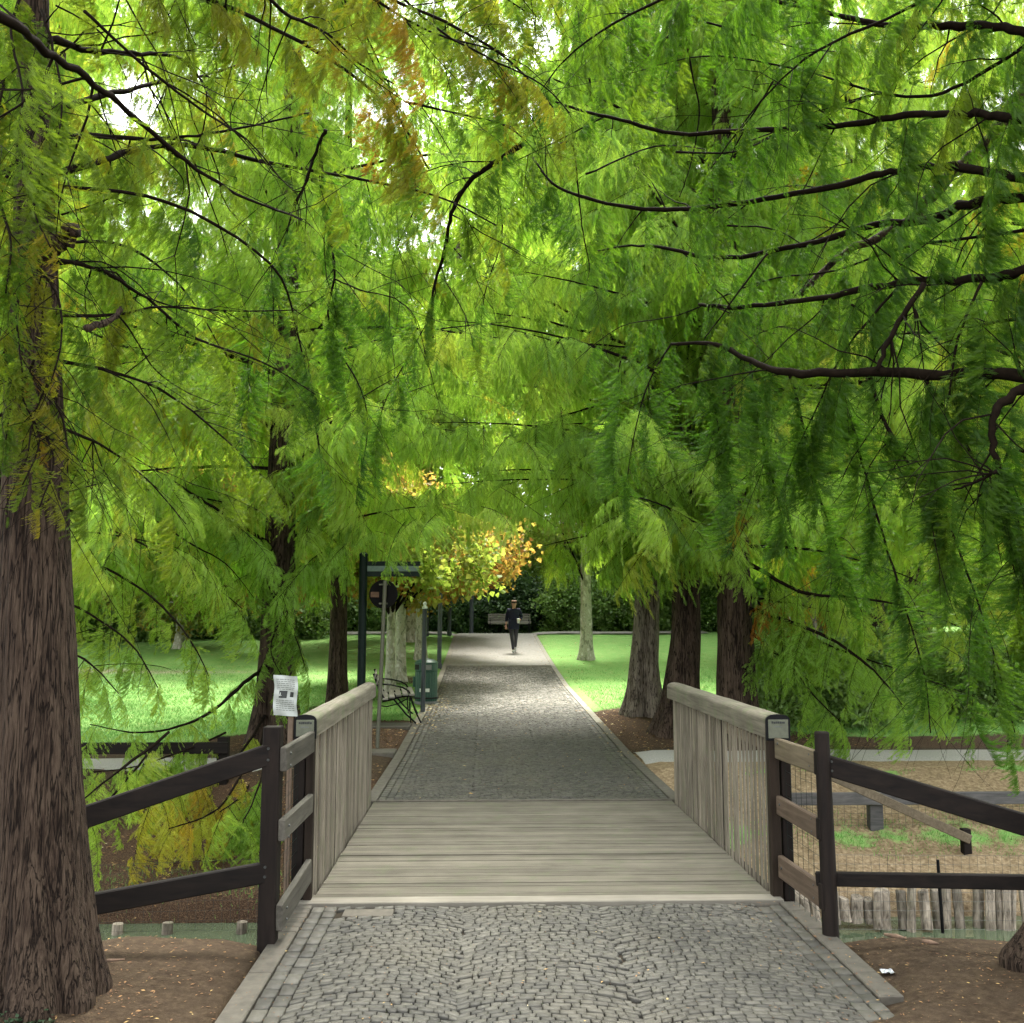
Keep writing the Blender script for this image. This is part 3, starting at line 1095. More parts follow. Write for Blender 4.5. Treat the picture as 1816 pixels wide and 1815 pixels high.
# the far right diagonal board and low grey rails across the creek
ff = thing("timber_fence", "brown sloping board fence at the far right corner of the bridge", "fence", (1.98, 9.5, 0))
b = MB(); b.beam((1.95, 9.5, .86), (4.75, 9.55, .86 - 1.27), .045, .09, .006); b.build("long_rail", M['short_tan'], ff)
b = MB(); b.bevbox(1.94, 2.02, 9.46, 9.54, -.5, .98, .005); b.build("post", M['post_dark'], ff)
b = MB(); b.bevbox(4.70, 4.78, 9.58, 9.66, -.75, -.32, .005); b.build("post", M['post_dark'], ff)
f2 = thing("low_fence", "low grey rail fence across the creek on the right bank", "fence", (4.0, 10.1, -.42))
for (xa, xb) in ((3.12, 5.9), (5.92, 8.9)):
    b = MB(); b.beam((xa, 10.1, -.115), (xb, 10.1 + .02, -.115), .05, .125, .006); b.build("rail", M['far_rail'], f2)
for x in (4.0, 5.9, 8.8):
    b = MB(); b.bevbox(x, x + .14, 10.13, 10.23, -.75, -.06, .006); b.build("post", M['far_rail'], f2)
b = MB(); wire_mesh(b, (3.1, 10.16, 0), (8.8, 10.16, 0), -.46, -.1, -.42, -.1, 80, 6, .0016); b.build("netting", M['wire'], f2)
f3 = thing("low_fence", "low black rail fence across the creek on the left bank, by the lawn", "fence", (-4.5, 11.0, -.1))
for (xa, xb) in ((-2.85, -5.6), (-5.62, -9.0)):
    b = MB(); b.beam((xa, 11.0, .31), (xb, 11.0, .31), .05, .125, .006); b.build("rail", M['fence_dark'], f3)
for x in (-2.93, -5.62, -8.8):
    b = MB(); b.bevbox(x - .06, x + .06, 11.03, 11.13, -.3, .42, .006); b.build("post", M['fence_dark'], f3)

# ------------------------------------------------------------------ piles of the far creek bank
pile_px = [(1412, 1582, 14, 1625), (1425, 1590, 18, 1622), (1440, 1580, 20, 1622), (1478, 1578, 19, 1622), (1495, 1592, 23, 1622), (1519, 1590, 24, 1624), (1538, 1594, 20, 1626),
           (1557, 1578, 17, 1629), (1569, 1579, 20, 1631), (1596, 1579, 19, 1629), (1617, 1560, 17, 1628), (1636, 1578, 20, 1629), (1657, 1576, 16, 1628),
           (1676, 1566, 20, 1629), (1694, 1568, 18, 1629), (1734, 1570, 20, 1630), (1754, 1565, 19, 1631), (1770, 1565, 16, 1631), (1784, 1563, 16, 1631), (1796, 1566, 15, 1633), (1812, 1575, 14, 1633)]
for (px, py, w, pb_) in pile_px:
    Y = 8.50 + rnd.uniform(-.05, .06)
    t_ = P(px, py, Y + .05)
    f_ = P(px + rnd.uniform(-2, 7), pb_, Y)
    r = w / 2 / FPX * Y * .88
    b = MB()
    n = 14
    V, F = [], []
    levels = [(-.35, 1.05), (0, 1.0), (.35, .97), (.7, .98), (.97, .97), (1.0, .86)]
    ph = [rnd.uniform(0, 6.3) for _ in range(3)]
    for (s_, k_) in levels:
        c0 = f_.lerp(t_, s_)
        for i in range(n):
            th = 2 * math.pi * i / n
            rr = r * k_ * (1 + .08 * math.sin(3 * th + ph[0]) + .06 * math.sin(5 * th + ph[1]) + .03 * rnd.uniform(-1, 1))
            V.append((c0.x + rr * math.cos(th), c0.y + rr * math.sin(th), c0.z + (.012 * math.sin(th + ph[2]) if s_ >= .97 else 0)))
    for j in range(len(levels) - 1):
        for i in range(n):
            F.append((j * n + i, j * n + (i + 1) % n, (j + 1) * n + (i + 1) % n, (j + 1) * n + i))
    F.append(tuple((len(levels) - 1) * n + i for i in range(n)))
    b.add(V, F)
    o = b.build("wooden_pile", M['pile'])
    origin_to(o, (f_.x, f_.y, WATER_Z))
    tag(o, "weathered grey wooden pile in the row lining the far creek bank", "wooden pile", "row of piles along the creek bank")
for k in range(7):
    x = -1.55 - k * .55 + rnd.uniform(-.1, .1)
    b = MB()
    b.tube([(x, 8.55, -1.2), (x + .01, 8.56, -.83 + rnd.uniform(-.03, .02))], [.055, .045], 9)
    o = b.build("wooden_pile", M['pile'])
    origin_to(o, (x, 8.55, WATER_Z))
    tag(o, "low mossy pile at the waterline left of the bridge", "wooden pile", "low piles left of the bridge")

# ------------------------------------------------------------------ foliage pieces
def norm(a):
    return a / max(1e-9, np.linalg.norm(a))


def tri_tube(pts, r0, r1):
    """three-sided thin twig, returned as triangles"""
    V, F = [], []
    n = len(pts)
    for i, p in enumerate(pts):
        d = norm(pts[min(i + 1, n - 1)] - pts[max(i - 1, 0)])
        u = norm(np.cross(d, (0.13, .2, .97)))
        w = np.cross(d, u)
        r = r0 + (r1 - r0) * i / (n - 1)
        for k in range(3):
            t = 2.094 * k
            V.append(p + (u * math.cos(t) + w * math.sin(t)) * r)
    for i in range(n - 1):
        for k in range(3):
            a, b = i * 3 + k, i * 3 + (k + 1) % 3
            F.append((a, b, b + 3)); F.append((a, b + 3, a + 3))
    return V, F


def bough_mesh(name, seed, step, bstep, nleaf, lw, ll, leafmat, sub_len=.30, hang=.75, twig=.004):
    """a metre of hanging cypress bough: stem, alternate drooping twigs, feathery branchlets of needles"""
    rg = np.random.default_rng(seed)
    V, F, MI = [], [], []

    def add(v, f, mi):
        o = len(V)
        V.extend(v)
        F.extend([(a + o, b + o, c + o) for a, b, c in f])
        MI.extend([mi] * len(f))

    bend = rg.normal(0, .10)
    def stem(s): return np.array([s, bend * s * s, -.22 * s * s - .02 * math.sin(5 * s + seed)])
    sp = [stem(t) for t in np.linspace(0, 1, 7)]
    add(*tri_tube(sp, twig, twig * .3), 1)
    LV = []
    s = .05
    side = 1
    while s < 1.0:
        p0 = stem(s)
        tan = norm(stem(s + .02) - stem(s - .02))
        a = R(rg.uniform(18, 85)) * (side if rg.random() < .8 else -side)
        d0 = norm(np.array([tan[0] * math.cos(a) - math.sin(a) * tan[1], tan[0] * math.sin(a) + tan[1] * math.cos(a), rg.uniform(-.8, .25)]))
        ln = sub_len * (1.15 - .55 * s) * rg.choice([.35, .6, .85, 1.0, 1.25]) * rg.uniform(.85, 1.15)
        hg = hang * rg.uniform(.3, 1.7)
        def sub(t, p0=p0, d0=d0, ln=ln, hg=hg): return p0 + d0 * ln * t * (1 - .25 * t) + np.array([0, 0, -hg * ln * t * t])
        add(*tri_tube([sub(t) for t in (0, .35, .7, 1)], twig * .45, twig * .2), 1)
        t = .10
        bs = 1
        while t <= 1.0:
            q = sub(t)
            td = norm(sub(t + .03) - sub(t - .03))
            up = np.array([0, 0, 1.0])
            sd = norm(np.cross(td, up) + rg.normal(0, .25, 3))
            d = norm(td * rg.uniform(.55, .95) + sd * bs * rg.uniform(.35, .8) + np.array([0, 0, -rg.uniform(.15, .75)]))
            if t > .93:
                d = norm(td + np.array([0, 0, -.3]))
            bl = rg.uniform(.055, .105) * (1.1 - .3 * t)
            ax = norm(np.cross(d, rg.normal(0, 1, 3)))
            # needles in two ranks along the branchlet, bending down a little
            k = np.arange(nleaf)
            tt = (k + .6) / nleaf
            ctr = q + d * bl * tt[:, None] + np.array([0, 0, -.18 * bl]) * (tt ** 2)[:, None]
            prof_l = np.sin(np.clip(tt * .9 + .12, 0, 1) * math.pi) ** .5 * ll
            for sg in (-1, 1):
                tip = ctr + (d * .55 + ax * sg * .85) * prof_l[:, None] + np.array([0, 0, -.2]) * prof_l[:, None]
                b2 = ctr + d * lw
                LV.append(np.stack([ctr, b2, tip], 1))
            t += bstep / ln
            bs = -bs
        s += step * rg.uniform(.7, 1.3)
        side = -side
    LV = np.concatenate(LV).reshape(-1, 3)
    n0 = len(V)
    V = np.concatenate([np.array(V), LV])
    F = np.array(F)
    LF = np.arange(len(LV)).reshape(-1, 3) + n0
    F = np.concatenate([F, LF])
    MI = np.concatenate([np.array(MI), np.zeros(len(LF))])
    return np_mesh(name, V, F, [leafmat, M['twig']], MI)


def spray_mesh(name, seed, nl, size, leafmat, length=.6, spread=.22):
    """a twig with broad lobed leaves"""
    rg = np.random.default_rng(seed)
    V, F, MI = [], [], []
    sp = [np.array([t * length, .05 * math.sin(3 * t + seed), -.15 * t * t * length]) for t in np.linspace(0, 1, 4)]
    v, f = tri_tube(sp, .006, .002)
    V.extend(v); F.extend(f); MI.extend([1] * len(f))
    for i in range(nl):
        t = rg.uniform(.1, 1.05)
        p = np.array([t * length, 0, -.15 * t * t * length]) + rg.normal(0, spread * .5, 3)
        d = norm(rg.normal(0, 1, 3) + np.array([.5, 0, -.5]))
        ax = norm(np.cross(d, rg.normal(0, 1, 3) + np.array([0, 0, 1.2])))
        nn = np.cross(d, ax)
        L_ = size * rg.uniform(.65, 1.25)
        o = len(V)
        V += [p, p + (d * .25 + ax * .50) * L_ + nn * .08 * L_, p + (d * .62 + ax * .30) * L_, p + d * L_ - nn * .1 * L_,
              p + (d * .62 - ax * .30) * L_, p + (d * .25 - ax * .50) * L_ + nn * .08 * L_]
        F += [(o, o + 1, o + 2), (o, o + 2, o + 3), (o, o + 3, o + 4), (o, o + 4, o + 5)]
        MI += [0] * 4
    return np_mesh(name, np.array(V), np.array(F), [leafmat, M['twig']], MI)


def variants(meshes):
    return [bpy.data.objects.new(m_.name, m_) for m_ in meshes]


NEAR = variants([bough_mesh("near_bough", 21 + i, (.024, .019, .028, .016, .022, .032)[i], (.0115, .010, .012, .009, .011, .0125)[i], 8, .0068, .0195, M['leaf_near'],
                            sub_len=(.24, .17, .31, .13, .20, .38)[i], hang=(1.2, 1.5, .9, 1.6, 1.3, 1.1)[i], twig=.003) for i in range(6)])
MID = variants([bough_mesh("mid_bough", 51 + i, .026, .015, 7, .0070, .0255, M['leaf_mid'], sub_len=(.38, .26, .46, .32, .22)[i], hang=(.7, 1.0, .6, .9, 1.1)[i], twig=.005) for i in range(5)])
BROAD = variants([spray_mesh("leaf_spray", 71 + i, 24, .105, M['leaf_plane']) for i in range(3)])
SHRUB = variants([spray_mesh("shrub_spray", 81 + i, 26, .085, M['leaf_shrub'], .4, .2) for i in range(3)])

_groups = {}


def inst_group(key, objs):
    if key in _groups:
        return _groups[key]
    g = bpy.data.node_groups.new("foliage_" + key, 'GeometryNodeTree')
    g.interface.new_socket("Geometry", in_out='INPUT', socket_type='NodeSocketGeometry')
    g.interface.new_socket("Geometry", in_out='OUTPUT', socket_type='NodeSocketGeometry')
    gi = g.nodes.new('NodeGroupInput'); go = g.nodes.new('NodeGroupOutput')
    jn = g.nodes.new('GeometryNodeJoinGeometry')
    for ob in objs:
        oi = g.nodes.new('GeometryNodeObjectInfo')
        oi.inputs['Object'].default_value = ob
        oi.inputs['As Instance'].default_value = False
        ti = g.nodes.new('GeometryNodeGeometryToInstance')
        g.links.new(oi.outputs['Geometry'], ti.inputs[0])
        g.links.new(ti.outputs[0], jn.inputs[0])
    ip = g.nodes.new('GeometryNodeInstanceOnPoints')
    ip.inputs['Pick Instance'].default_value = True

    def na(name, typ):
        n = g.nodes.new('GeometryNodeInputNamedAttribute')
        n.data_type = typ
        n.inputs['Name'].default_value = name
        return n.outputs['Attribute']
    er = g.nodes.new('FunctionNodeEulerToRotation')
    g.links.new(na('rot', 'FLOAT_VECTOR'), er.inputs[0])
    g.links.new(er.outputs[0], ip.inputs['Rotation'])
    g.links.new(na('scl', 'FLOAT_VECTOR'), ip.inputs['Scale'])
    g.links.new(na('vid', 'INT'), ip.inputs['Instance Index'])
    g.links.new(gi.outputs[0], ip.inputs['Points'])
    g.links.new(jn.outputs[0], ip.inputs['Instance'])
    g.links.new(ip.outputs[0], go.inputs[0])
    _groups[key] = g
    return g


def foliage(name, items, key, objs, parent=None):
    """items: list of (pos, euler, scale, tint)"""
    if not items:
        return None
    pos = np.array([it[0] for it in items], np.float32)
    if parent is not None:
        pos = pos - np.array(parent.location, np.float32)
    me = bpy.data.meshes.new(name)
    me.vertices.add(len(pos))
    me.vertices.foreach_set('co', pos.ravel())
    a = me.attributes.new('rot', 'FLOAT_VECTOR', 'POINT'); a.data.foreach_set('vector', np.array([it[1] for it in items], np.float32).ravel())
    a = me.attributes.new('scl', 'FLOAT_VECTOR', 'POINT'); a.data.foreach_set('vector', np.repeat(np.array([it[2] for it in items], np.float32), 3))
    a = me.attributes.new('tint', 'FLOAT', 'POINT'); a.data.foreach_set('value', np.array([it[3] for it in items], np.float32))
    a = me.attributes.new('vid', 'INT', 'POINT'); a.data.foreach_set('value', NP.integers(0, len(objs), len(items)).astype(np.int32))
    o = link(name, me, parent)
    md = o.modifiers.new("foliage", 'NODES')
    md.node_group = inst_group(key, objs)
    tag(o, kind='stuff')
    return o


# where the foliage ends below and where the sky shows, as directions from the standpoint
EDGE_X = [-400, 0, 120, 140, 300, 425, 440, 560, 575, 640, 760, 780, 900, 940, 1100, 1240, 1345, 1365, 1480, 1650, 1700, 2200]
EDGE_Y = [1260, 1250, 1240, 1230, 1245, 1255, 1290, 1270, 1035, 1010, 1000, 950, 930, 1030, 1040, 1030, 1040, 1270, 1290, 1330, 1400, 1500]
CAM_RT = np.array(CAM_R.transposed())


def project(p):
    q = CAM_RT @ (np.array(p) - np.array([0, 0, CAM_H]))
    if q[2] > -.1:
        return None
    return 908 + FPX * q[0] / -q[2], 907.5 - FPX * q[1] / -q[2], -q[2]


def allowed(p, yaw, pitch, sc, margin=0):
    d = np.array([math.cos(yaw) * math.cos(pitch), math.sin(yaw) * math.cos(pitch), -math.sin(pitch)])
    tip = np.array(p) + d * sc * .8 + np.array([0, 0, -.28 * sc])
    pr = project(tip)
    if pr is None:
        return p[2] > 2.6
    if np.linalg.norm(np.array(p) - np.array([0, 0, CAM_H])) < 2.6:
        return False
    x, y, dd = pr
    if y > np.interp(x, EDGE_X, EDGE_Y) - margin + rnd.gauss(0, 14):
        return False
    m_ = project(np.array(p) + d * sc * .5)
    if m_:
        g = ((m_[0] - 235) / 75) ** 2 + ((m_[1] - 185) / 62) ** 2
        if g < 1.0 and rnd.random() < .85: return False
        g = ((m_[0] - 1510) / 60) ** 2 + ((m_[1] - 20) / 40) ** 2
        if g < 1.0 and rnd.random() < .7: return False
    return True


def limb_boughs(pts, spacing, sc0, sc1, tint, tsd, pitch=(.15, .7), start=.12, items=None, spread=(45, 80), keepf=allowed, margin=0):
    """hang boughs left and right of a limb given as points"""
    pts = [np.array(p, float) for p in pts]
    seg = [np.linalg.norm(pts[i + 1] - pts[i]) for i in range(len(pts) - 1)]
    tot = sum(seg)
    s = start * tot
    side = rnd.choice((-1, 1))
    while s < tot + .01:
        a = 0
        q = s
        while a < len(seg) - 1 and q > seg[a]:
            q -= seg[a]; a += 1
        t = min(1, q / seg[a])
        p = pts[a] * (1 - t) + pts[a + 1] * t
        d = (pts[a + 1] - pts[a]) / seg[a]
        yaw0 = math.atan2(d[1], d[0])
        if abs(d[2]) > .85:
            yaw0 = rnd.uniform(0, 6.28)
        f = s / tot
        sc = (sc0 + (sc1 - sc0) * f) * rnd.choice((.55, .8, 1.0, 1.15, 1.4)) * rnd.uniform(.9, 1.1)
        yaw = yaw0 + side * R(rnd.uniform(*spread)) * (1 if f < .93 else .3)
        pit = rnd.uniform(*pitch) + max(0, -d[2]) * .3
        roll = rnd.gauss(0, .25)
        if keepf is None or keepf(p, yaw, pit, sc, margin):
            items.append((p, (roll, pit, yaw), sc, min(1, max(0, rnd.gauss(tint, tsd)))))
        s += spacing * rnd.choice((.3, .5, 1.2, 2.0, 3.2))
        side = -side
    return items


def trunk_mesh(parent, cps, mat, flutes=5, flare=.5, flare_h=.5, seg=40, rows=60, name="trunk", seed=0, ridge=.03, sink=.15):
    """cps: (x, y, z, r) control points; fluted, buttressed base"""
    cps = np.array(cps, float)
    z0 = cps[0, 2]
    tt = np.linspace(0, 1, rows) ** 1.7
    zs = (z0 - sink) + tt * (cps[-1, 2] - z0 + sink)
    rg = np.random.default_rng(seed)
    ph = rg.uniform(0, 6.28, 8)
    th = np.linspace(0, 2 * np.pi, seg, endpoint=False)
    V = []
    for z in zs:
        x = np.interp(z, cps[:, 2], cps[:, 0]); y = np.interp(z, cps[:, 2], cps[:, 1]); r = np.interp(z, cps[:, 2], cps[:, 3])
        h = z - z0
        fl = math.exp(-max(0, h) / flare_h)
        lob = np.abs(np.cos(th * flutes / 2 + ph[0] + .35 * np.sin(th + ph[1]))) ** .8
        lob = lob + .3 * np.cos(2 * th + ph[2])
        rr = r * (1 + flare * fl * (lob * 1.1 - .15) + flare * .35 * math.exp(-max(0, h) / (flare_h * 3.5)) * (lob - .5))
        rr = rr * (1 + ridge * (np.sin(th * 11 + ph[3] + 1.5 * np.sin(h * 1.3 + ph[4])) * .6 + np.sin(th * 23 + ph[5] + 2 * np.sin(h * 2.1)) * .4)
                   + ridge * .5 * np.sin(h * 7 + th * 3 + ph[6]))
        V.append(np.stack([x + rr * np.cos(th), y + rr * np.sin(th), np.full(seg, z)], 1))
    V = np.concatenate(V) - np.array(parent.location)
    i = np.arange((rows - 1) * seg)
    r_, c_ = i // seg, i % seg
    F = np.stack([r_ * seg + c_, r_ * seg + (c_ + 1) % seg, (r_ + 1) * seg + (c_ + 1) % seg, (r_ + 1) * seg + c_], 1)
    me = np_mesh(name, V, F, mat, smooth=True)
    return link(name, me, parent)


def branch(parent, pts, r0, r1, mat='twig', n=7, name="branch", knob=True, forks=0):
    pts = [Vector(p) for p in pts]
    # resample with a little waver so that no limb is a clean curve
    out_, rad = [], []
    m_ = len(pts) - 1
    ns = max(8, m_ * 5)
    for i in range(ns + 1):
        t = i / ns * m_
        a = min(int(t), m_ - 1)
        f = t - a
        p_1 = pts[max(a - 1, 0)]; p0 = pts[a]; p1 = pts[a + 1]; p2 = pts[min(a + 2, m_)]
        q = .5 * ((2 * p0) + (p1 - p_1) * f + (2 * p_1 - 5 * p0 + 4 * p1 - p2) * f * f + (3 * p0 - p_1 - 3 * p1 + p2) * f ** 3)
        r = r0 + (r1 - r0) * (i / ns) ** .9
        q = q + Vector((rnd.gauss(0, 1), rnd.gauss(0, 1), rnd.gauss(0, 1))) * r * .28
        out_.append(q)
        rad.append(r * (1 + (rnd.uniform(-.08, .18) if knob else 0)))
    b = MB()
    b.tube(out_, rad, n)
    for k in range(forks):
        i = rnd.randint(int(ns * .15), ns - 2)
        d = (out_[i + 1] - out_[i]).normalized()
        sd = Vector((rnd.gauss(0, 1), rnd.gauss(0, .6), rnd.gauss(-.1, .8)))
        sd = (sd - d * sd.dot(d)).normalized()
        ln = rnd.uniform(.25, 1.0)
        e = (d * rnd.uniform(.5, 1.1) + sd).normalized()
        q = [out_[i]]
        for j in range(1, 6):
            e = (e + Vector((rnd.gauss(0, .16), rnd.gauss(0, .16), rnd.gauss(-.10, .14)))).normalized()
            q.append(q[-1] + e * ln / 5)
        rr = min(rad[i] * .5, .006)
        b.tube(q, [rr * (1 - .14 * j) for j in range(6)], 5)
        if ln > .5:
            e2 = (e + Vector((rnd.gauss(0, .6), rnd.gauss(0, .6), rnd.gauss(0, .5)))).normalized()
            b.tube([q[3], q[3] + e2 * ln * .15, q[3] + e2 * ln * .3 + Vector((0, 0, -.02))], [rr * .5, rr * .4, rr * .25], 4)
    b.build(name, M[mat], parent, smooth=True)
    return out_


def conifer(x, y, H, label, group=None, r=.2, spread=3.2, zmin=2.4, dz=.24, tint=.45, tsd=.13, key='mid', objs=None, bark='bark_far',
            scale=.95, sp=.15, trunk=None, extra=None, flutes=5, flare=.5, zfull=0, azf=None, trunk_seg=(40, 60), margin=0, dens_top=1.0):
    z0 = gh(x, y)
    t = thing("cypress_tree", label, "cypress tree", (x, y, z0), group)
    cps = trunk or [(x, y, z0, r), (x, y, z0 + 1.2, r * .86), (x, y, z0 + 3.5, r * .72), (x, y, z0 + H * .6, r * .4), (x, y, z0 + H, r * .08)]
    trunk_mesh(t, cps, M[bark], flutes, flare, .42, trunk_seg[0], trunk_seg[1], seed=int(abs(x * 100 + y * 10)))
    items = []
    az = rnd.uniform(0, 6.28)
    z = zmin
    carr = np.array(cps, float)
    while z < H - .2:
        f = (z - zmin) / (H - zmin)
        az += 2.4 + rnd.gauss(0, .3)
        ln = (spread * (1 - f ** 2.6) * rnd.uniform(.72, 1.12)) + .35
        if azf is not None:
            ln *= azf(az, z)
        if ln > .3:
            el = R(rnd.uniform(2, 24)) + f * .4
            dr = rnd.uniform(.10, .24)
            cx = np.interp(z0 + z, carr[:, 2], carr[:, 0]); cy = np.interp(z0 + z, carr[:, 2], carr[:, 1])
            pts = []
            wob = rnd.gauss(0, .12)
            for k in range(6):
                q = k / 5
                a2 = az + wob * q
                pts.append(Vector((cx + math.cos(a2) * ln * q * math.cos(el), cy + math.sin(a2) * ln * q * math.cos(el), z0 + z + ln * (math.sin(el) * q - dr * q * q))))
            n_before = len(items)
            limb_boughs(pts, sp * (1 if z < 7 else 1.15), scale, scale * .65, tint, tsd, items=items, margin=margin)
            if z < 9 and (len(items) - n_before) > .6 * ln / sp:
                branch(t, pts, .007 + .006 * ln, .003, 'twig', 5)
        z += dz * .8 * (1 if z < 13 else 1.3) * rnd.uniform(.7, 1.3)
    if extra:
        extra(t, items)
    foliage("foliage", items, key, objs or MID, t)
    return t, items


def px_path(pp, d0, d1):
    n = len(pp)
    return [P(x, y, d0 + (d1 - d0) * i / (n - 1)) for i, (x, y) in enumerate(pp)]


# ------------------------------------------------------------------ the two near trees
tA_pts = []
for (px, py, r) in ((80, 1760, .232), (78, 1650, .205), (72, 1500, .188), (68, 1350, .178), (63, 1000, .155), (60, 700, .128), (62, 400, .094), (60, 100, .074), (58, -300, .06)):
    q = P(px, py, 4.55)
    tA_pts.append((q.x, q.y, q.z, r))
tA_pts.append((tA_pts[-1][0] + .1, 4.55, 9.5, .04))
tA_pts.append((tA_pts[-1][0] + .1, 4.55, 13.0, .01))
tA = thing("cypress_tree", "big reddish-brown fluted cypress trunk in front of the left fence", "cypress tree", (tA_pts[0][0], 4.55, gh(-2.1, 4.5)))
trunk_mesh(tA, tA_pts, M['bark'], 7, .22, .26, 128, 200, seed=5, ridge=.028, sink=.2)
itA = []
A_LIMBS = [
    # photo path, depth from/to, radius from/to, bough spacing, scale from/to, pitch, tint
    ([(100, 310), (180, 285), (250, 265), (350, 260), (480, 290), (650, 320), (780, 350), (880, 400)], 4.5, 6.6, .020, .005, .12, .42, .34, (.5, 1.2), .46),
    ([(95, 243), (160, 240), (250, 247), (350, 240), (450, 222), (550, 200)], 4.5, 5.9, .016, .005, .15, .40, .3, (.4, 1.0), .50),
    ([(95, 195), (200, 165), (300, 145), (370, 132), (440, 110)], 4.5, 6.2, .019, .005, .18, .36, .3, (.3, .9), .55),
    ([(90, 70), (160, 90), (250, 95), (320, 105), (370, 160)], 4.5, 5.6, .020, .006, .2, .36, .3, (.3, .9), .58),
    ([(95, 460), (180, 480), (260, 530), (350, 600), (470, 645), (560, 700)], 4.5, 5.7, .012, .003, .13, .42, .34, (.5, 1.2), .50),
    ([(90, 560), (190, 560), (290, 545), (420, 552), (530, 550)], 4.5, 5.5, .010, .003, .13, .4, .34, (.5, 1.1), .52),
    ([(100, 640), (200, 660), (300, 700), (400, 780), (470, 850)], 4.5, 5.8, .010, .003, .12, .42, .34, (.5, 1.2), .56),
    ([(110, 760), (180, 790), (260, 850), (330, 930)], 4.5, 6.0, .008, .003, .11, .4, .3, (.6, 1.2), .60),
    ([(60, 250), (20, 300), (-60, 330), (-160, 350)], 4.5, 4.4, .018, .005, .10, .4, .34, (.4, 1.2), .55),
    ([(60, 480), (20, 520), (-60, 560), (-160, 600)], 4.5, 4.3, .016, .005, .10, .4, .34, (.4, 1.2), .55),
    ([(60, 700), (10, 730), (-60, 800), (-160, 860)], 4.5, 4.6, .014, .005, .12, .4, .34, (.4, 1.2), .55),
    ([(60, 40), (30, 60), (10, 130), (-10, 230), (-20, 330)], 4.4, 3.9, .010, .004, .09, .3, .25, (.6, 1.3), .55),
    ([(60, 420), (40, 470), (30, 560), (40, 660)], 4.38, 4.05, .009, .003, .07, .26, .22, (.6, 1.3), .6),
    ([(70, 600), (90, 660), (60, 740), (50, 800)], 4.38, 4.1, .008, .003, .07, .22, .18, (.6, 1.3), .66),
    ([(75, 20), (95, 90), (110, 180), (100, 260)], 4.35, 4.0, .008, .003, .06, .26, .22, (.7, 1.4), .52),
    ([(40, -20), (20, 60), (40, 160), (30, 260)], 4.3, 3.9, .008, .003, .06, .26, .22, (.7, 1.4), .46),
    ([(60, 180), (90, 260), (60, 360), (90, 440)], 4.35, 4.05, .008, .003, .06, .24, .20, (.7, 1.4), .56),
    ([(30, 280), (0, 350), (20, 430), (10, 520)], 4.3, 4.0, .008, .003, .06, .26, .22, (.7, 1.4), .50),
    ([(60, 470), (100, 520), (110, 600), (90, 680)], 4.36, 4.1, .007, .003, .06, .24, .20, (.7, 1.4), .62),
    ([(40, 560), (10, 620), (20, 700), (10, 780)], 4.34, 4.1, .007, .003, .06, .24, .20, (.7, 1.4), .52),
    ([(60, 640), (40, 700), (70, 780), (40, 860)], 4.36, 4.12, .006, .003, .07, .20, .16, (.7, 1.4), .70),
    ([(90, 690), (115, 760), (120, 840)], 4.4, 4.3, .006, .003, .07, .2, .16, (.7, 1.4), .66),
    ([(75, 760), (95, 820), (70, 900)], 4.36, 4.1, .006, .003, .09, .20, .15, (.7, 1.3), .68),
    ([(110, 430), (230, 440), (330, 520), (400, 640), (430, 760)], 4.6, 7.2, .010, .003, .12, .45, .36, (.6, 1.3), .42),
    ([(100, 330), (300, 360), (480, 470), (530, 600), (560, 760), (575, 860)], 4.6, 6.6, .010, .003, .10, .45, .36, (.7, 1.3), .36),
    ([(100, -60), (260, -40), (420, 20), (560, 90), (690, 190), (760, 300)], 4.6, 5.0, .016, .004, .10, .42, .34, (.5, 1.2), .70),
    ([(100, -160), (300, -120), (520, -60), (720, 10), (880, 90), (980, 190)], 4.6, 5.2, .018, .004, .10, .45, .36, (.5, 1.2), .66),
    ([(100, -220), (300, -220), (560, -150), (800, -60), (930, 20)], 4.6, 5.8, .018, .004, .11, .45, .36, (.5, 1.2), .55),
]
for (pp, d0, d1, r0, r1, spc, s0, s1, pit, ti) in A_LIMBS:
    pts = px_path(pp, d0, d1)
    sm_ = branch(tA, pts, r0, r1, 'twig', 6, forks=9)
    limb_boughs(pts, spc, s0, s1, ti, .10, pit, .06, itA, keepf=allowed)
# broken stub on the trunk, and bare twigs
branch(tA, px_path([(60, 437), (90, 436), (112, 424), (132, 410)], 4.45, 4.35), .05, .030, 'bark_far', 10, "stub")
branch(tA, px_path([(150, 585), (175, 575), (205, 560), (215, 548)], 4.5, 4.8), .018, .012, 'bark_far', 8, "stub")
for pp in ([(100, 470), (180, 465), (240, 500), (290, 540), (420, 552)], [(100, 330), (170, 340), (240, 365), (270, 360)], [(110, 380), (200, 350), (280, 300)],
           [(210, 560), (240, 600), (270, 650), (320, 690), (390, 720)], [(250, 250), (300, 290), (325, 320), (322, 350)], [(170, 150), (200, 250), (225, 320)],
           [(340, 280), (370, 350), (395, 420), (405, 460)], [(300, 150), (380, 200), (440, 260), (470, 300), (520, 330)], [(100, 10), (180, 60), (220, 130), (240, 200)],
           [(270, 60), (330, 50), (400, 80)], [(400, 0), (402, 60), (400, 130), (412, 190)], [(480, 0), (478, 70), (472, 150), (475, 185)]):
    branch(tA, px_path(pp, 4.6, 5.3), .005, .002, 'twig', 5)
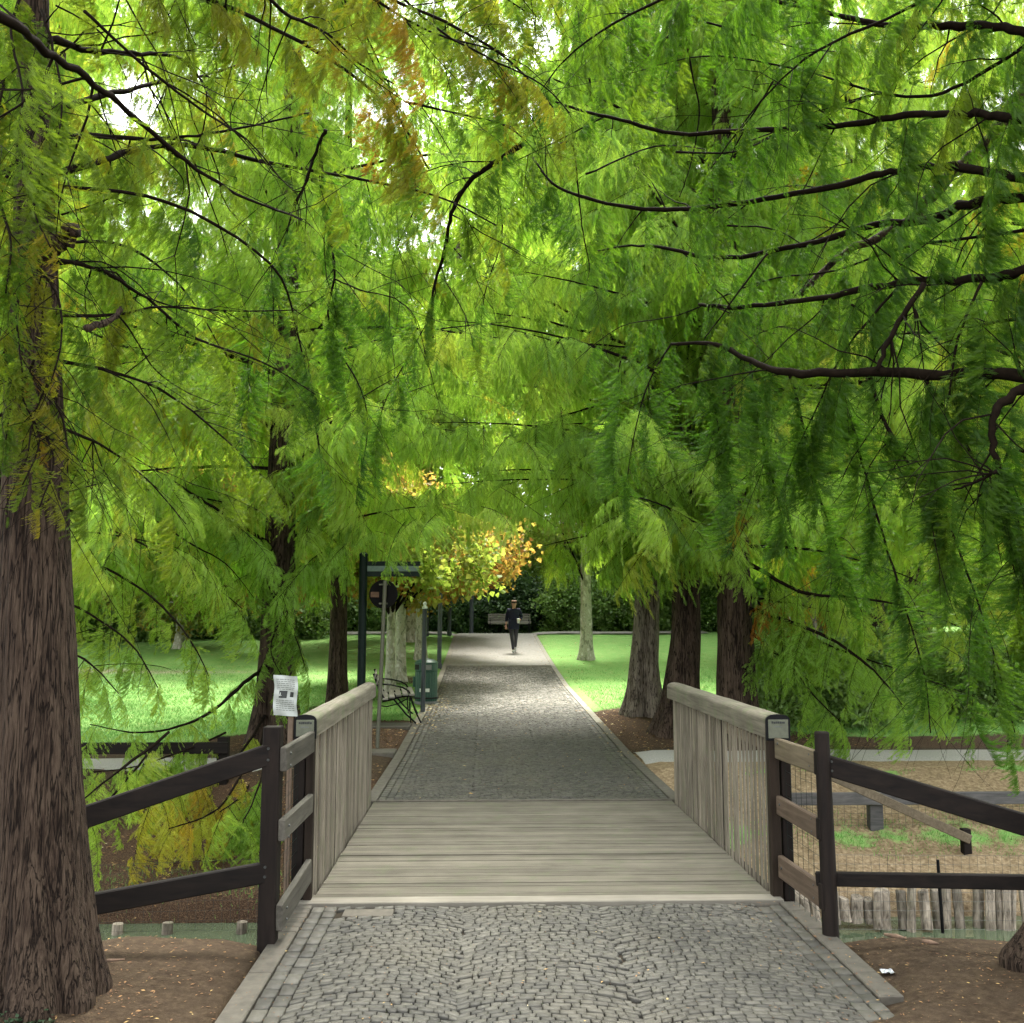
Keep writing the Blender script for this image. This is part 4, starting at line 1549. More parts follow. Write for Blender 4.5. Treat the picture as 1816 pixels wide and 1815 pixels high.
for k in range(70):         # upper crown above the frame
    az = rnd.uniform(0, 6.28); z = rnd.uniform(5.6, 12); ln = rnd.uniform(1.5, 3.2) * (1 - (z - 5) / 11)
    pts = [Vector((-2.1 + math.cos(az) * ln * q, 4.55 + math.sin(az) * ln * q, z + ln * (.2 * q - .2 * q * q))) for q in (0, .25, .5, .75, 1)]
    limb_boughs(pts, .22, .8, .6, .45, .12, items=itA, keepf=None)
    if z < 8: branch(tA, pts, .03, .006, 'twig', 5)
foliage("foliage", itA, 'near', NEAR, tA)

tN = thing("cypress_tree", "near cypress whose flared foot shows at the lower right edge, limbs over the creek", "cypress tree", (2.98, 4.6, gh(2.95, 4.6)))
zN = gh(2.95, 4.6)
trunk_mesh(tN, [(2.95, 4.6, zN - .02, .36), (2.98, 4.6, zN + .25, .29), (3.02, 4.6, zN + .8, .235), (3.08, 4.62, 2.2, .20), (3.1, 4.65, 5, .15), (3.1, 4.7, 9, .08), (3.1, 4.7, 13, .015)],
           M['bark'], 6, .5, .26, 110, 150, seed=9, ridge=.03, sink=.25)
itN = []
N_LIMBS = [
    ([(1960, 110), (1816, 60), (1740, 45), (1650, 47), (1560, 45), (1480, 25), (1330, -10), (1150, -60)], 4.7, 6.0, .034, .012, .09, .50, .42, (.5, 1.2), .36),
    ([(1980, 240), (1816, 212), (1740, 204), (1680, 203), (1600, 205), (1500, 222), (1420, 226), (1320, 232), (1200, 238), (1100, 212), (1040, 200), (985, 180)], 4.7, 6.4, .030, .010, .10, .46, .40, (.6, 1.2), .36),
    ([(1980, 345), (1816, 318), (1740, 303), (1660, 296), (1580, 305), (1500, 326), (1380, 350), (1250, 368), (1140, 370), (1040, 352), (980, 325), (945, 280)], 4.7, 6.6, .032, .009, .10, .44, .38, (.6, 1.2), .33),
    ([(1980, 330), (1816, 345), (1720, 362), (1640, 390), (1530, 405), (1400, 440), (1265, 457), (1180, 440), (1120, 436), (1060, 446)], 4.7, 6.9, .038, .007, .10, .44, .38, (.6, 1.2), .33),
    ([(1980, 440), (1816, 480), (1740, 498), (1620, 498), (1500, 520), (1400, 537), (1300, 545), (1240, 540)], 4.7, 6.5, .034, .014, .09, .46, .40, (.6, 1.2), .30),
    ([(1980, 660), (1816, 664), (1700, 665), (1550, 660), (1400, 660), (1330, 640), (1270, 612), (1190, 610)], 4.7, 6.4, .046, .013, .085, .50, .42, (.7, 1.3), .24),
    ([(1640, 505), (1600, 560), (1575, 610), (1556, 655)], 5.2, 5.3, .018, .015, .2, .3, .3, (.7, 1.2), .3),
    ([(1950, 640), (1816, 690), (1765, 735), (1762, 800), (1785, 870), (1816, 960)], 4.75, 4.9, .034, .010, .10, .44, .36, (.8, 1.35), .30),
    ([(1765, 835), (1730, 855), (1690, 870)], 4.8, 5.0, .012, .006, .12, .3, .26, (.8, 1.3), .32),
    # hanging curtains
    ([(1540, 665), (1573, 758), (1630, 850), (1667, 895), (1706, 990), (1760, 1150), (1800, 1300)], 5.5, 5.2, .014, .004, .055, .40, .30, (.9, 1.45), .26),
    ([(1640, 670), (1720, 800), (1790, 950), (1830, 1100)], 5.3, 4.9, .012, .004, .06, .40, .30, (.9, 1.45), .30),
    ([(1480, 660), (1520, 790), (1560, 930), (1600, 1060), (1640, 1200), (1650, 1300)], 5.9, 5.7, .012, .004, .055, .42, .30, (.9, 1.45), .28),
    ([(1400, 655), (1425, 760), (1450, 870), (1490, 990), (1530, 1090)], 6.1, 6.1, .012, .004, .055, .42, .30, (.9, 1.45), .26),
    ([(1330, 645), (1345, 740), (1370, 850), (1395, 950)], 6.2, 6.5, .010, .003, .055, .42, .30, (.9, 1.45), .25),
    ([(1260, 610), (1265, 700), (1280, 790), (1300, 880)], 6.2, 6.7, .009, .003, .06, .42, .30, (.9, 1.45), .25),
    ([(1190, 610), (1150, 680), (1125, 770), (1110, 860)], 6.4, 7.0, .008, .003, .06, .40, .28, (.9, 1.45), .25),
    ([(1100, 640), (1090, 700), (1080, 790)], 6.8, 7.4, .006, .003, .08, .40, .28, (.9, 1.4), .25),
    ([(1600, 500), (1500, 620), (1450, 720), (1400, 830), (1380, 900)], 5.4, 6.3, .010, .003, .06, .42, .32, (.8, 1.4), .26),
    ([(1740, 500), (1700, 600), (1680, 720), (1660, 850), (1680, 1000)], 5.0, 5.4, .010, .003, .065, .42, .32, (.8, 1.4), .30),
    ([(1800, 760), (1760, 900), (1740, 1050), (1730, 1180), (1720, 1290)], 5.2, 6.2, .010, .003, .065, .42, .32, (.8, 1.4), .34),
    ([(1830, 900), (1816, 1020), (1800, 1150), (1790, 1270), (1785, 1360)], 5.6, 6.4, .009, .003, .07, .42, .32, (.8, 1.4), .38),
    # upper fill
    ([(1900, -120), (1740, -60), (1600, 20), (1450, 90), (1350, 180), (1260, 300)], 4.8, 5.6, .016, .004, .09, .46, .38, (.6, 1.3), .36),
    ([(1900, -160), (1600, -120), (1350, -60), (1150, 10), (1020, 90), (960, 160)], 4.8, 6.0, .018, .004, .09, .46, .38, (.6, 1.3), .34),
    ([(1900, 20), (1760, 120), (1650, 170), (1540, 160), (1400, 120), (1250, 100), (1120, 130)], 4.8, 6.2, .014, .004, .10, .46, .38, (.6, 1.3), .38),
    ([(1880, 400), (1740, 420), (1600, 440), (1480, 480), (1350, 500), (1200, 560), (1100, 580), (1020, 640)], 4.8, 7.4, .012, .003, .10, .46, .38, (.6, 1.3), .32),
    ([(1900, 560), (1780, 570), (1650, 590), (1520, 590), (1380, 580), (1260, 640)], 4.8, 6.6, .012, .003, .09, .46, .38, (.7, 1.3), .28),
]
for (pp, d0, d1, r0, r1, spc, s0, s1, pit, ti) in N_LIMBS:
    pts = px_path(pp, d0, d1)
    branch(tN, pts, r0 * .9, r1 * .8, 'twig', 8, forks=9)
    limb_boughs(pts, spc, s0, s1, ti, .09, pit, .04, itN, keepf=allowed, margin=20)
# the thick leaning second stem seen through the foliage at upper right
branch(tN, px_path([(1830, 150), (1760, 245), (1700, 300), (1650, 345), (1600, 400), (1500, 450), (1420, 520)], 5.4, 6.4), .052, .02, 'bark_far', 10, "branch")
for pp in ([(1225, 15), (1180, 70), (1120, 128)], [(1045, 140), (1050, 180)], [(1215, 50), (1225, 120), (1240, 200), (1225, 290), (1205, 350)],
           [(990, 258), (1015, 256), (1025, 330), (1032, 400), (1045, 470), (1040, 502)], [(1640, 10), (1590, 60), (1540, 75)], [(1500, 170), (1480, 200), (1330, 250), (1240, 300)],
           [(1370, 145), (1330, 210), (1250, 300)], [(1250, 40), (1330, 60), (1400, 82), (1480, 92)], [(1550, 350), (1450, 420), (1400, 440)],
           [(1200, 270), (1300, 270), (1380, 240), (1450, 225)], [(1040, 310), (1160, 260), (1250, 265)], [(1360, 450), (1280, 560), (1250, 600)],
           [(1540, 430), (1570, 470), (1590, 500)], [(1510, 540), (1600, 600), (1720, 650)], [(1290, 400), (1380, 410), (1460, 460)]):
    branch(tN, px_path(pp, 5.6, 6.2), .013 if pp[0] == (1225, 15) else .007, .003, 'twig', 6)
for k in range(70):
    az = rnd.uniform(0, 6.28); z = rnd.uniform(5.6, 12); ln = rnd.uniform(1.5, 3.4) * (1 - (z - 5) / 11)
    pts = [Vector((3.1 + math.cos(az) * ln * q, 4.6 + math.sin(az) * ln * q, z + ln * (.2 * q - .2 * q * q))) for q in (0, .25, .5, .75, 1)]
    limb_boughs(pts, .22, .8, .6, .4, .12, items=itN, keepf=None)
    if z < 8: branch(tN, pts, .03, .006, 'twig', 5)
foliage("foliage", itN, 'near', NEAR, tN)

# a third near tree stands left of the standpoint; only its limbs reach into the picture
tO = thing("cypress_tree", "cypress beside the path whose long dark limbs cross the upper left of the picture", "cypress tree", (-3.1, 1.2, gh(-3.1, 1.2)))
trunk_mesh(tO, [(-3.1, 1.2, gh(-3.1, 1.2), .3), (-3.1, 1.2, 1, .22), (-3.1, 1.2, 6, .12), (-3.1, 1.2, 12, .02)], M['bark'], 6, .4, .4, 40, 40, seed=12)
itO = []
O_LIMBS = [
    ([(-420, -180), (-200, -90), (0, 25), (80, 90), (170, 150), (240, 210), (330, 285), (420, 345), (500, 375), (536, 390)], 2.3, 5.2, .024, .005, .24, .36, .3, (.4, 1.2), .5),
    ([(150, 20), (260, 120), (350, 190), (440, 250), (500, 320), (520, 335)], 3.6, 5.2, .008, .003, .22, .34, .3, (.4, 1.2), .55),
    ([(430, -60), (500, 20), (580, 60), (640, 115), (698, 148)], 3.9, 4.8, .011, .004, .12, .36, .3, (.5, 1.2), .74),
    ([(600, -60), (680, 10), (760, 55), (840, 80), (890, 92)], 4.2, 5.2, .009, .004, .12, .36, .3, (.5, 1.2), .72),
    ([(640, -80), (760, 40), (860, 100), (960, 150), (1010, 200)], 4.4, 5.4, .008, .004, .10, .36, .3, (.5, 1.2), .68),
    ([(578, 230), (560, 270), (540, 330), (520, 365)], 5.3, 5.6, .012, .008, .3, .3, .3, (.5, 1.2), .5),
    ([(570, 270), (574, 340), (585, 420), (593, 490), (582, 555), (600, 620), (640, 690), (652, 760), (640, 840)], 6.0, 6.8, .013, .004, .08, .42, .34, (.8, 1.4), .26),
    ([(593, 495), (640, 515), (700, 530), (740, 570), (755, 640)], 6.2, 7.0, .007, .003, .13, .40, .32, (.7, 1.3), .33),
    ([(520, 370), (500, 450), (470, 540), (440, 640), (450, 720)], 5.8, 6.4, .007, .003, .08, .40, .32, (.8, 1.4), .32),
    ([(925, 255), (890, 280), (830, 325), (800, 380), (790, 440), (768, 520), (767, 600)], 6.2, 6.9, .022, .010, .14, .38, .32, (.7, 1.3), .38),
    ([(765, 560), (720, 640), (680, 720), (660, 800)], 6.9, 7.4, .007, .003, .10, .40, .32, (.8, 1.4), .32),
    ([(720, 180), (800, 200), (900, 225), (960, 280)], 5.8, 6.4, .009, .004, .14, .40, .32, (.6, 1.3), .42),
    ([(700, 250), (740, 350), (700, 450), (690, 560), (700, 650)], 6.4, 7.4, .008, .003, .11, .42, .32, (.8, 1.4), .40),
    ([(740, -80), (800, 40), (850, 130), (890, 200), (900, 270)], 5.8, 6.8, .009, .003, .10, .46, .36, (.7, 1.3), .50),
    ([(820, -140), (840, -40), (870, 60), (900, 150)], 4.8, 5.6, .009, .003, .07, .46, .36, (.5, 1.2), .60),
    ([(900, -140), (930, -40), (950, 40), (940, 110)], 5.6, 6.6, .009, .003, .07, .46, .36, (.5, 1.2), .55),
    ([(860, -80), (920, 30), (960, 120), (985, 210)], 6.2, 7.2, .009, .003, .10, .46, .36, (.7, 1.3), .46),
    ([(980, -80), (1030, 20), (1060, 110), (1070, 200)], 6.4, 7.4, .009, .003, .10, .46, .36, (.7, 1.3), .42),
    ([(600, -80), (640, 40), (690, 150), (730, 250), (750, 340)], 6.2, 7.2, .009, .003, .11, .46, .36, (.7, 1.3), .48),
    ([(880, 320), (890, 420), (860, 520), (850, 620)], 7.0, 8.0, .008, .003, .13, .42, .32, (.8, 1.4), .42),
]
for (pp, d0, d1, r0, r1, spc, s0, s1, pit, ti) in O_LIMBS:
    pts = px_path(pp, d0, d1)
    branch(tO, pts, r0 * .9, r1 * .85, 'twig', 7, forks=8)
    limb_boughs(pts, spc, s0, s1, ti, .09, pit, .05, itO, keepf=allowed, margin=10)
foliage("foliage", itO, 'near', NEAR, tO)

# ------------------------------------------------------------------ trees beyond the bridge
def extraB(t, items):
    for (pp, d0, d1, r0, spc, s0, s1, pit, ti) in (
        ([(480, 1180), (440, 1205), (390, 1250), (330, 1285), (250, 1300), (160, 1285)], 13.4, 9.6, .030, .16, .42, .3, (.2, .9), .46),
        ([(470, 1270), (430, 1330), (380, 1380), (330, 1400), (250, 1420)], 13.3, 8.8, .022, .09, .5, .45, (.5, 1.1), .72),
        ([(470, 1290), (450, 1370), (430, 1410), (390, 1440)], 13.3, 8.9, .02, .10, .5, .45, (.5, 1.1), .40),
        ([(300, 1300), (220, 1360), (170, 1400), (120, 1440)], 9.5, 8.3, .015, .10, .45, .4, (.5, 1.1), .60),
        ([(440, 1350), (400, 1420), (360, 1450), (300, 1470)], 10.2, 8.9, .014, .07, .42, .36, (.5, 1.1), .74),
        ([(470, 1360), (450, 1420), (430, 1460)], 10.2, 9.2, .012, .07, .42, .36, (.5, 1.1), .34),
        ([(260, 1340), (210, 1400), (170, 1450), (150, 1480)], 9.5, 8.6, .012, .07, .42, .36, (.5, 1.1), .55),
        ([(400, 1300), (330, 1330), (240, 1360), (160, 1370)], 11.5, 9.6, .012, .09, .42, .36, (.5, 1.1), .45),
        ([(500, 1040), (500, 1090), (480, 1150), (500, 1200)], 13.0, 12.2, .015, .10, .5, .45, (.6, 1.2), .30),
        ([(490, 960), (470, 1020), (520, 1120), (540, 1180)], 13.0, 12.2, .015, .10, .5, .45, (.6, 1.2), .28)):
        pts = px_path(pp, d0, d1)
        branch(t, pts, r0, .005, 'twig', 6)
        limb_boughs(pts, spc, s0, s1, ti, .08, pit, .15, items, keepf=None)


conifer(-2.88, 13.5, 18, "stout twin-ribbed cypress behind the paper notice, draped in green to its foot", None, r=.27, spread=4.1, zmin=2.2, tint=.46, dz=.20, extra=extraB, flare=.6)
conifer(-2.66, 17.6, 18, "slim brown cypress trunk between the stout left tree and the dark green post", None, r=.185, spread=4.1, zmin=3.0, tint=.50, dz=.24)
conifer(2.76, 16.6, 18, "grey-barked cypress leaning a little, leftmost of the three big trunks right of the path", None, r=.235, spread=4.1, zmin=2.8, tint=.38, bark='bark_grey', dz=.22,
        trunk=[(2.72, 16.6, gh(2.76, 16.6), .27), (2.74, 16.6, 1, .225), (2.84, 16.6, 2.5, .20), (2.9, 16.6, 8, .12), (2.9, 16.6, 18, .02)])
conifer(2.98, 14.4, 18, "dark brown cypress trunk with a splayed foot, middle of the three right of the path", None, r=.20, spread=4.1, zmin=2.6, tint=.36, dz=.22,
        trunk=[(2.86, 14.4, gh(2.95, 14.4), .24), (2.93, 14.4, .7, .225), (3.02, 14.4, 1.6, .205), (3.04, 14.4, 3.0, .19), (3.1, 14.4, 8, .1), (3.1, 14.4, 18, .02)], flare=.75)


def extraM(t, items):
    for (pp, d0, d1, r0, spc, s0, s1, pit, ti) in (
        ([(1330, 1080), (1420, 1110), (1500, 1150), (1560, 1200), (1600, 1250)], 13.0, 10.6, .03, .10, .6, .5, (.4, 1.0), .36),
        ([(1330, 1000), (1420, 1050), (1520, 1060), (1620, 1080), (1720, 1120)], 13.0, 10.6, .03, .10, .7, .5, (.4, 1.0), .56),
        ([(1330, 1120), (1400, 1180), (1440, 1230), (1490, 1280)], 13.2, 11.6, .02, .10, .6, .5, (.4, 1.0), .28),
        ([(1330, 1060), (1400, 1070), (1470, 1085)], 13.0, 12.2, .02, .14, .4, .4, (.4, 1.0), .93),
        ([(1330, 1060), (1460, 1140), (1600, 1190), (1740, 1240)], 13.2, 11.8, .02, .09, .6, .5, (.4, 1.0), .36)):
        pts = px_path(pp, d0, d1)
        branch(t, pts, r0, .005, 'twig', 6)
        limb_boughs(pts, spc, s0, s1, ti, .08, pit, .12, items, keepf=None)


conifer(3.49, 13.4, 18, "thickest dark brown cypress trunk right of the path, directly behind the right handrail", None, r=.29, spread=4.1, zmin=2.6, tint=.42, dz=.20, extra=extraM, flare=.35)
def extraP(t, items):
    for (pp, d0, d1) in (
        ([(-150, 900), (0, 940), (150, 990), (270, 1060), (340, 1140), (370, 1200)], 11.0, 10.2),
        ([(-150, 1000), (20, 1040), (140, 1080), (230, 1140), (280, 1220)], 11.0, 9.8),
        ([(-150, 820), (60, 880), (220, 950), (340, 1010), (430, 1080)], 11.4, 11.0),
        ([(-100, 1080), (60, 1130), (150, 1170), (210, 1230)], 10.8, 9.6),
        ([(-150, 760), (80, 820), (240, 900), (330, 960), (400, 1000), (450, 1060)], 11.4, 12.0)):
        pts = px_path(pp, d0, d1)
        branch(t, pts, .024, .004, 'twig', 6, forks=4)
        limb_boughs(pts, .085, .55, .42, .52, .10, (.6, 1.3), .2, items, keepf=None)


conifer(-6.9, 11.2, 13, "yellow-green cypress whose fine boughs hang over the left lawn from beyond the frame", "cypresses reaching in from the sides", r=.26, spread=4.6, zmin=2.0, tint=.58, dz=.19, extra=extraP)
conifer(-8.3, 17.8, 19, "bright green cypress standing on the left lawn behind the big trunk", None, r=.25, spread=4.0, zmin=3.4, tint=.52, dz=.24)
conifer(8.0, 11.6, 13, "yellowing cypress at the right edge beyond the creek, its lower boughs near the ground", "cypresses reaching in from the sides", r=.26, spread=4.4, zmin=1.7, tint=.56, dz=.20)
conifer(6.9, 17.0, 19, "yellow-green cypress on the right lawn behind the hanging curtain of boughs", None, r=.25, spread=4.0, zmin=2.4, tint=.58, dz=.24)
conifer(-11.9, 25.0, 21, "pale green cypress on the left lawn, beyond the bench", None, r=.22, spread=5.0, zmin=4.6, tint=.48, dz=.26, bark='bark_grey', scale=1.15)
conifer(8.8, 26.0, 21, "pale green cypress on the right lawn, beyond the three trunks", None, r=.22, spread=5.0, zmin=3.4, tint=.40, dz=.26, bark='bark_grey', scale=1.15)


def broad_tree(x, y, H, label, group=None, r=.2, rad=3.2, zlow=1.9, tint=.4, tsd=.16, n=1500, clumps=26, bark='plane_bark', cat="plane tree", name="plane_tree", sc=1.0, lean=0, objs=None, key='broad', trunk_on=True):
    z0 = gh(x, y)
    t = thing(name, label, cat, (x, y, z0), group)
    trunk_mesh(t, [(x, y, z0, r * 1.05), (x + lean * .3, y, z0 + .8, r * .9), (x + lean, y, z0 + 3, r * .75), (x + lean, y, z0 + H * .6, r * .45), (x + lean, y, z0 + H * .85, r * .1)],
               M[bark], 4, .40, .22, 28, 40, seed=int(abs(x * 31 + y * 7)), ridge=.012)
    items = []
    cz = (zlow + H) / 2
    hz = (H - zlow) / 2
    for k in range(clumps):
        while True:
            q = NP.uniform(-1, 1, 3)
            if .25 < np.linalg.norm(q) < 1: break
        c = np.array([x + lean + q[0] * rad * .85, y + q[1] * rad * .85, z0 + cz + q[2] * hz * .88])
        cr = rnd.uniform(.7, 1.25) * rad * .30
        tc = rnd.gauss(tint, tsd)
        st = Vector((x + lean, y, z0 + max(2.0, c[2] - z0 - 1.6) * .8))
        branch(t, [st, (st + Vector(c)) / 2 + Vector((0, 0, .3)), Vector(c)], .035, .008, 'twig', 5)
        for j in range(n // clumps):
            d = NP.normal(0, 1, 3); d /= np.linalg.norm(d)
            p = c + d * cr * NP.uniform(.3, 1.0) ** .6 * np.array([1, 1, .75])
            yaw = math.atan2(d[1], d[0]) + rnd.gauss(0, .5)
            if p[2] < z0 + .4: continue
            pr = project(p)
            if pr and 800 < pr[0] < 985 and pr[1] > 1045 and pr[2] < 35: continue
            items.append((p, (rnd.gauss(0, .4), rnd.uniform(-.2, .9), yaw), sc * rnd.uniform(.7, 1.2), min(1, max(0, tc + rnd.gauss(0, .08)))))
    foliage("foliage", items, key, objs or BROAD, t)
    return t


conifer(-9.5, 21, 22, "tall green cypress on the far left lawn closing the sky", None, r=.28, spread=5.0, zmin=5.5, tint=.50, dz=.30, scale=1.2)
conifer(9.8, 21.5, 22, "tall green cypress on the far right lawn closing the sky", None, r=.28, spread=5.0, zmin=4.0, tint=.50, dz=.30, scale=1.2)
conifer(-8.5, 36.0, 24, "tall pale cypress left of the avenue, farther than the bin", None, r=.26, spread=5.2, zmin=6.5, tint=.50, dz=.34, bark='bark_grey', scale=1.3)
conifer(7.5, 37.0, 24, "tall pale cypress right of the avenue behind the lone plane tree", None, r=.26, spread=5.2, zmin=6.5, tint=.46, dz=.34, bark='bark_grey', scale=1.3)


broad_tree(-1.92, 19.8, 4.4, "pale grey plane trunk just right of the round sign, under yellow leaves", None, r=.10, rad=2.0, zlow=2.3, tint=.56, n=700, clumps=14)
broad_tree(-2.0, 23.0, 4.8, "pale plane tree with whitish blotched foot, between round sign and bin", None, r=.14, rad=2.7, zlow=2.2, tint=.74, n=1300, clumps=24)
broad_tree(-1.85, 28.0, 5.0, "flaking plane tree behind the litter bin, yellow and orange leaves", None, r=.17, rad=3.0, zlow=2.0, tint=.72, n=1500, clumps=26)
broad_tree(-2.6, 33.5, 4.6, "orange-brown plane tree at the top left end of the path", None, r=.24, rad=3.4, zlow=1.8, tint=.78, n=1500, clumps=26)
broad_tree(2.95, 28.0, 10, "pale plane tree with a flared foot standing alone on the right lawn", None, r=.19, rad=3.2, zlow=3.2, tint=.22, n=1300, clumps=24)
broad_tree(.6, 42.5, 5.5, "yellowing tree closing the view behind the bench", None, r=.2, rad=3.2, zlow=1.0, tint=.30, n=1500, clumps=26)
broad_tree(-6.05, 28.5, 9, "orange-leaved tree across the left lawn", None, r=.2, rad=3.2, zlow=1.0, tint=.70, n=1300, clumps=24)
broad_tree(-4.6, 30.5, 8, "golden-leaved tree at the left lawn's edge near the dark green post", None, r=.16, rad=2.3, zlow=.9, tint=.66, n=1000, clumps=20)
broad_tree(-9.6, 30.8, 8, "orange and yellow tree across the left lawn, right of the yellow-green one", None, r=.16, rad=2.6, zlow=.7, tint=.62, tsd=.22, n=1200, clumps=22)
broad_tree(-13.2, 31.2, 8, "yellow-green tree across the left lawn, beside the big trunk in the picture", None, r=.16, rad=2.8, zlow=.6, tint=.42, tsd=.2, n=1200, clumps=22)
broad_tree(8.6, 27.5, 10, "fresh green tree at the right lawn's edge", None, r=.2, rad=3.4, zlow=1.2, tint=.18, n=1500, clumps=26)
broad_tree(13.0, 22.0, 10, "yellow-green tree beyond the right lawn", None, r=.2, rad=3.6, zlow=1.0, tint=.34, n=1500, clumps=26)
broad_tree(-13.0, 24.0, 10, "green tree far left beyond the lawn", None, r=.2, rad=3.6, zlow=1.0, tint=.30, n=1500, clumps=26)
bk = [(-18, 33, .3), (-25, 30, .2), (-36, 40, .2), (32, 40, .2), (16, 30, .3), (-22, 38, .2), (-16.5, 40, .35), (-11, 41, .15), (-6, 44, .3), (-1.5, 50, .2), (4, 46, .12), (8.5, 40, .22), (13.5, 38, .3), (19, 34, .16), (25, 36, .3), (-29, 34, .25), (0.5, 58, .1), (9, 56, .2), (-9, 56, .15)]
for (x, y, ti) in bk:
    broad_tree(x, y, rnd.uniform(15, 18) if y < 45 or abs(x) > 9.5 else rnd.uniform(30, 36), "tall green tree in the belt closing the park behind", "trees of the background belt", r=.3, rad=5.2, zlow=1.2, tint=ti, tsd=.12, n=2400, clumps=44, sc=1.9, name="park_tree", cat="tree", bark='bark_grey')


def shrub(x, y, w, d, h, label, group=None, n=500, tint=.4, name="shrub", sc=1.0, cat="shrub"):
    z0 = gh(x, y)
    t = thing(name, label, cat, (x, y, z0), group)
    for k in range(5):
        a = rnd.uniform(0, 6.28)
        branch(t, [(x, y, z0 - .05), (x + math.cos(a) * w * .15, y + math.sin(a) * d * .15, z0 + h * .35), (x + math.cos(a) * w * .3, y + math.sin(a) * d * .3, z0 + h * .7)], .02, .006, 'twig', 5, "stem")
    items = []
    for k in range(n):
        dd = NP.normal(0, 1, 3); dd /= np.linalg.norm(dd)
        rr = NP.uniform(.35, 1.0) ** .5
        wv = 1 + .22 * math.sin(dd[0] * 6 + x) + .18 * math.sin(dd[2] * 7 + y)
        p = np.array([x + dd[0] * rr * w / 2 * wv, y + dd[1] * rr * d / 2, z0 + h * .48 + dd[2] * rr * h * .5 * wv])
        if p[2] < z0: continue
        items.append((p, (rnd.gauss(0, .5), rnd.uniform(-.6, .7), math.atan2(dd[1], dd[0])), sc * rnd.uniform(.7, 1.2), min(1, max(0, rnd.gauss(tint, .18)))))
    foliage("foliage", items, 'shrub', SHRUB, t)


for (x, y, w, h, ti, lb) in ((-5.5, 39.6, 4.5, 1.9, .55, "dark evergreen shrub, leftmost in the row behind the upper path"),
                             (-1.9, 39.8, 4.2, 2.0, .3, "dark evergreen shrub behind the left end of the far bench"),
                             (1.2, 40.0, 3.0, 2.2, .15, "very dark shrub behind the walking person"),
                             (3.6, 38.9, 2.6, 2.4, .6, "rounded green shrub right of the walking person at the path's end"),
                             (6.2, 39.6, 4.0, 1.8, .7, "green shrub behind the lone pale plane trunk"),
                             (10.0, 38.5, 5.0, 2.4, .45, "broad green shrub at the top of the right lawn"),
                             (14.5, 35.5, 5.0, 2.4, .5, "green shrub far right beyond the lawn"),
                             (-8.5, 35, 5.0, 1.3, .6, "dark shrub behind the left lawn near the golden tree"),
                             (-12.5, 33.5, 5.0, 1.2, .55, "dark shrub beyond the left lawn, second from the left"),
                             (-17.5, 32, 6.0, 1.2, .55, "dark shrub beyond the left lawn, farthest left")):
    shrub(x, y, w, 1.8, h, lb, None, int(230 * w), min(1, ti + (.0 if abs(x) < 2 else .3)), sc=1.25)
for (x, y, w) in ((-20, 45, 12), (-9, 46, 12), (2, 47, 12), (13, 45, 12), (24, 43, 12), (-31, 42, 12)):
    shrub(x, y, w, 2.2, 5.0, "tall dark hedge closing the park behind the tree belt", "hedge sections behind the trees", 2600, 1.0, name="hedge", sc=1.9, cat="hedge")
shrub(5.6, 12.9 + 2.6, 2.6, 1.8, 1.5, "leafy light green bush beside the thickest right trunk", None, 700, .95, sc=.8)
shrub(8.6, 16.2, 3.0, 1.8, 1.4, "leafy green bush at the right beyond the gravel path", None, 700, .9, sc=.8)

# ------------------------------------------------------------------ street furniture
def sgn(px, py, Y): return P(px, py, Y)


zg = gh(-1.7, 13.6)
t = thing("direction_sign", "dark green post with pale sign boards on an arm, left of the path", "direction sign", (P(641, 1200, 13.4).x, 13.4, gh(-1.75, 13.4)))
x0 = P(641, 1200, 13.4).x
b = MB(); b.tube([(x0, 13.4, t.location.z - .1), (x0, 13.4, 2.62)], .058, 20); b.build("post", M['green_metal'], t)
b = MB(); b.lathe([(.062, 2.62), (.062, 2.645), (.03, 2.67), (.0, 2.675)], x0, 13.4, 20); b.build("post_cap", M['green_metal'], t)
xr = P(745, 1010, 13.4).x
z1, z2, z3, z4 = [P(700, q, 13.4).z for q in (996, 1004, 1014, 1023)]
b = MB(); b.bevbox(x0 + .05, xr, 13.38, 13.42, z2 + .002, z1, .004); b.build("arm", M['green_metal'], t)
b = MB(); b.bevbox(x0 + .05, xr - .02, 13.385, 13.415, z3 + .002, z2, .003); b.build("sign_panel", M['panel'], t)
b = MB(); b.bevbox(x0 + .05, xr, 13.38, 13.42, z4, z3, .004); b.build("arm", M['green_metal'], t)

Y = 13.2
t = thing("road_sign", "round road sign seen from its dark back on a thin leaning pole", "road sign", (P(670, 1322, Y).x, Y, gh(P(670, 1322, Y).x, Y)))
b = MB(); b.tube([P(669, 1328, Y), P(676, 1190, Y), P(683, 1030, Y)], .027, 14); b.build("pole", M['pole_metal'], t)
c = P(680, 1054, Y + .05)
b = MB()
n = 40
V = [(c.x + .195 * math.cos(2 * math.pi * i / n), c.y - .006, c.z + .195 * math.sin(2 * math.pi * i / n)) for i in range(n)] + \
    [(c.x + .195 * math.cos(2 * math.pi * i / n), c.y + .012, c.z + .195 * math.sin(2 * math.pi * i / n)) for i in range(n)]
b.add(V, [tuple(range(n)), tuple(range(n, 2 * n))[::-1]] + [(i, i + n, (i + 1) % n + n, (i + 1) % n) for i in range(n)])
b.build("sign_disc", M['sign_back'], t)
b = MB(); b.bevbox(c.x - .175, c.x - .06, c.y - .014, c.y - .0075, c.z - .045, c.z + .03, .002); b.build("sticker", M['sticker'], t)
for dz in (-.13, .13):
    b = MB(); b.bevbox(c.x - .06, c.x + .06, c.y - .028, c.y - .008, c.z + dz - .012, c.z + dz + .012, .003); b.build("bracket", M['pole_metal'], t)

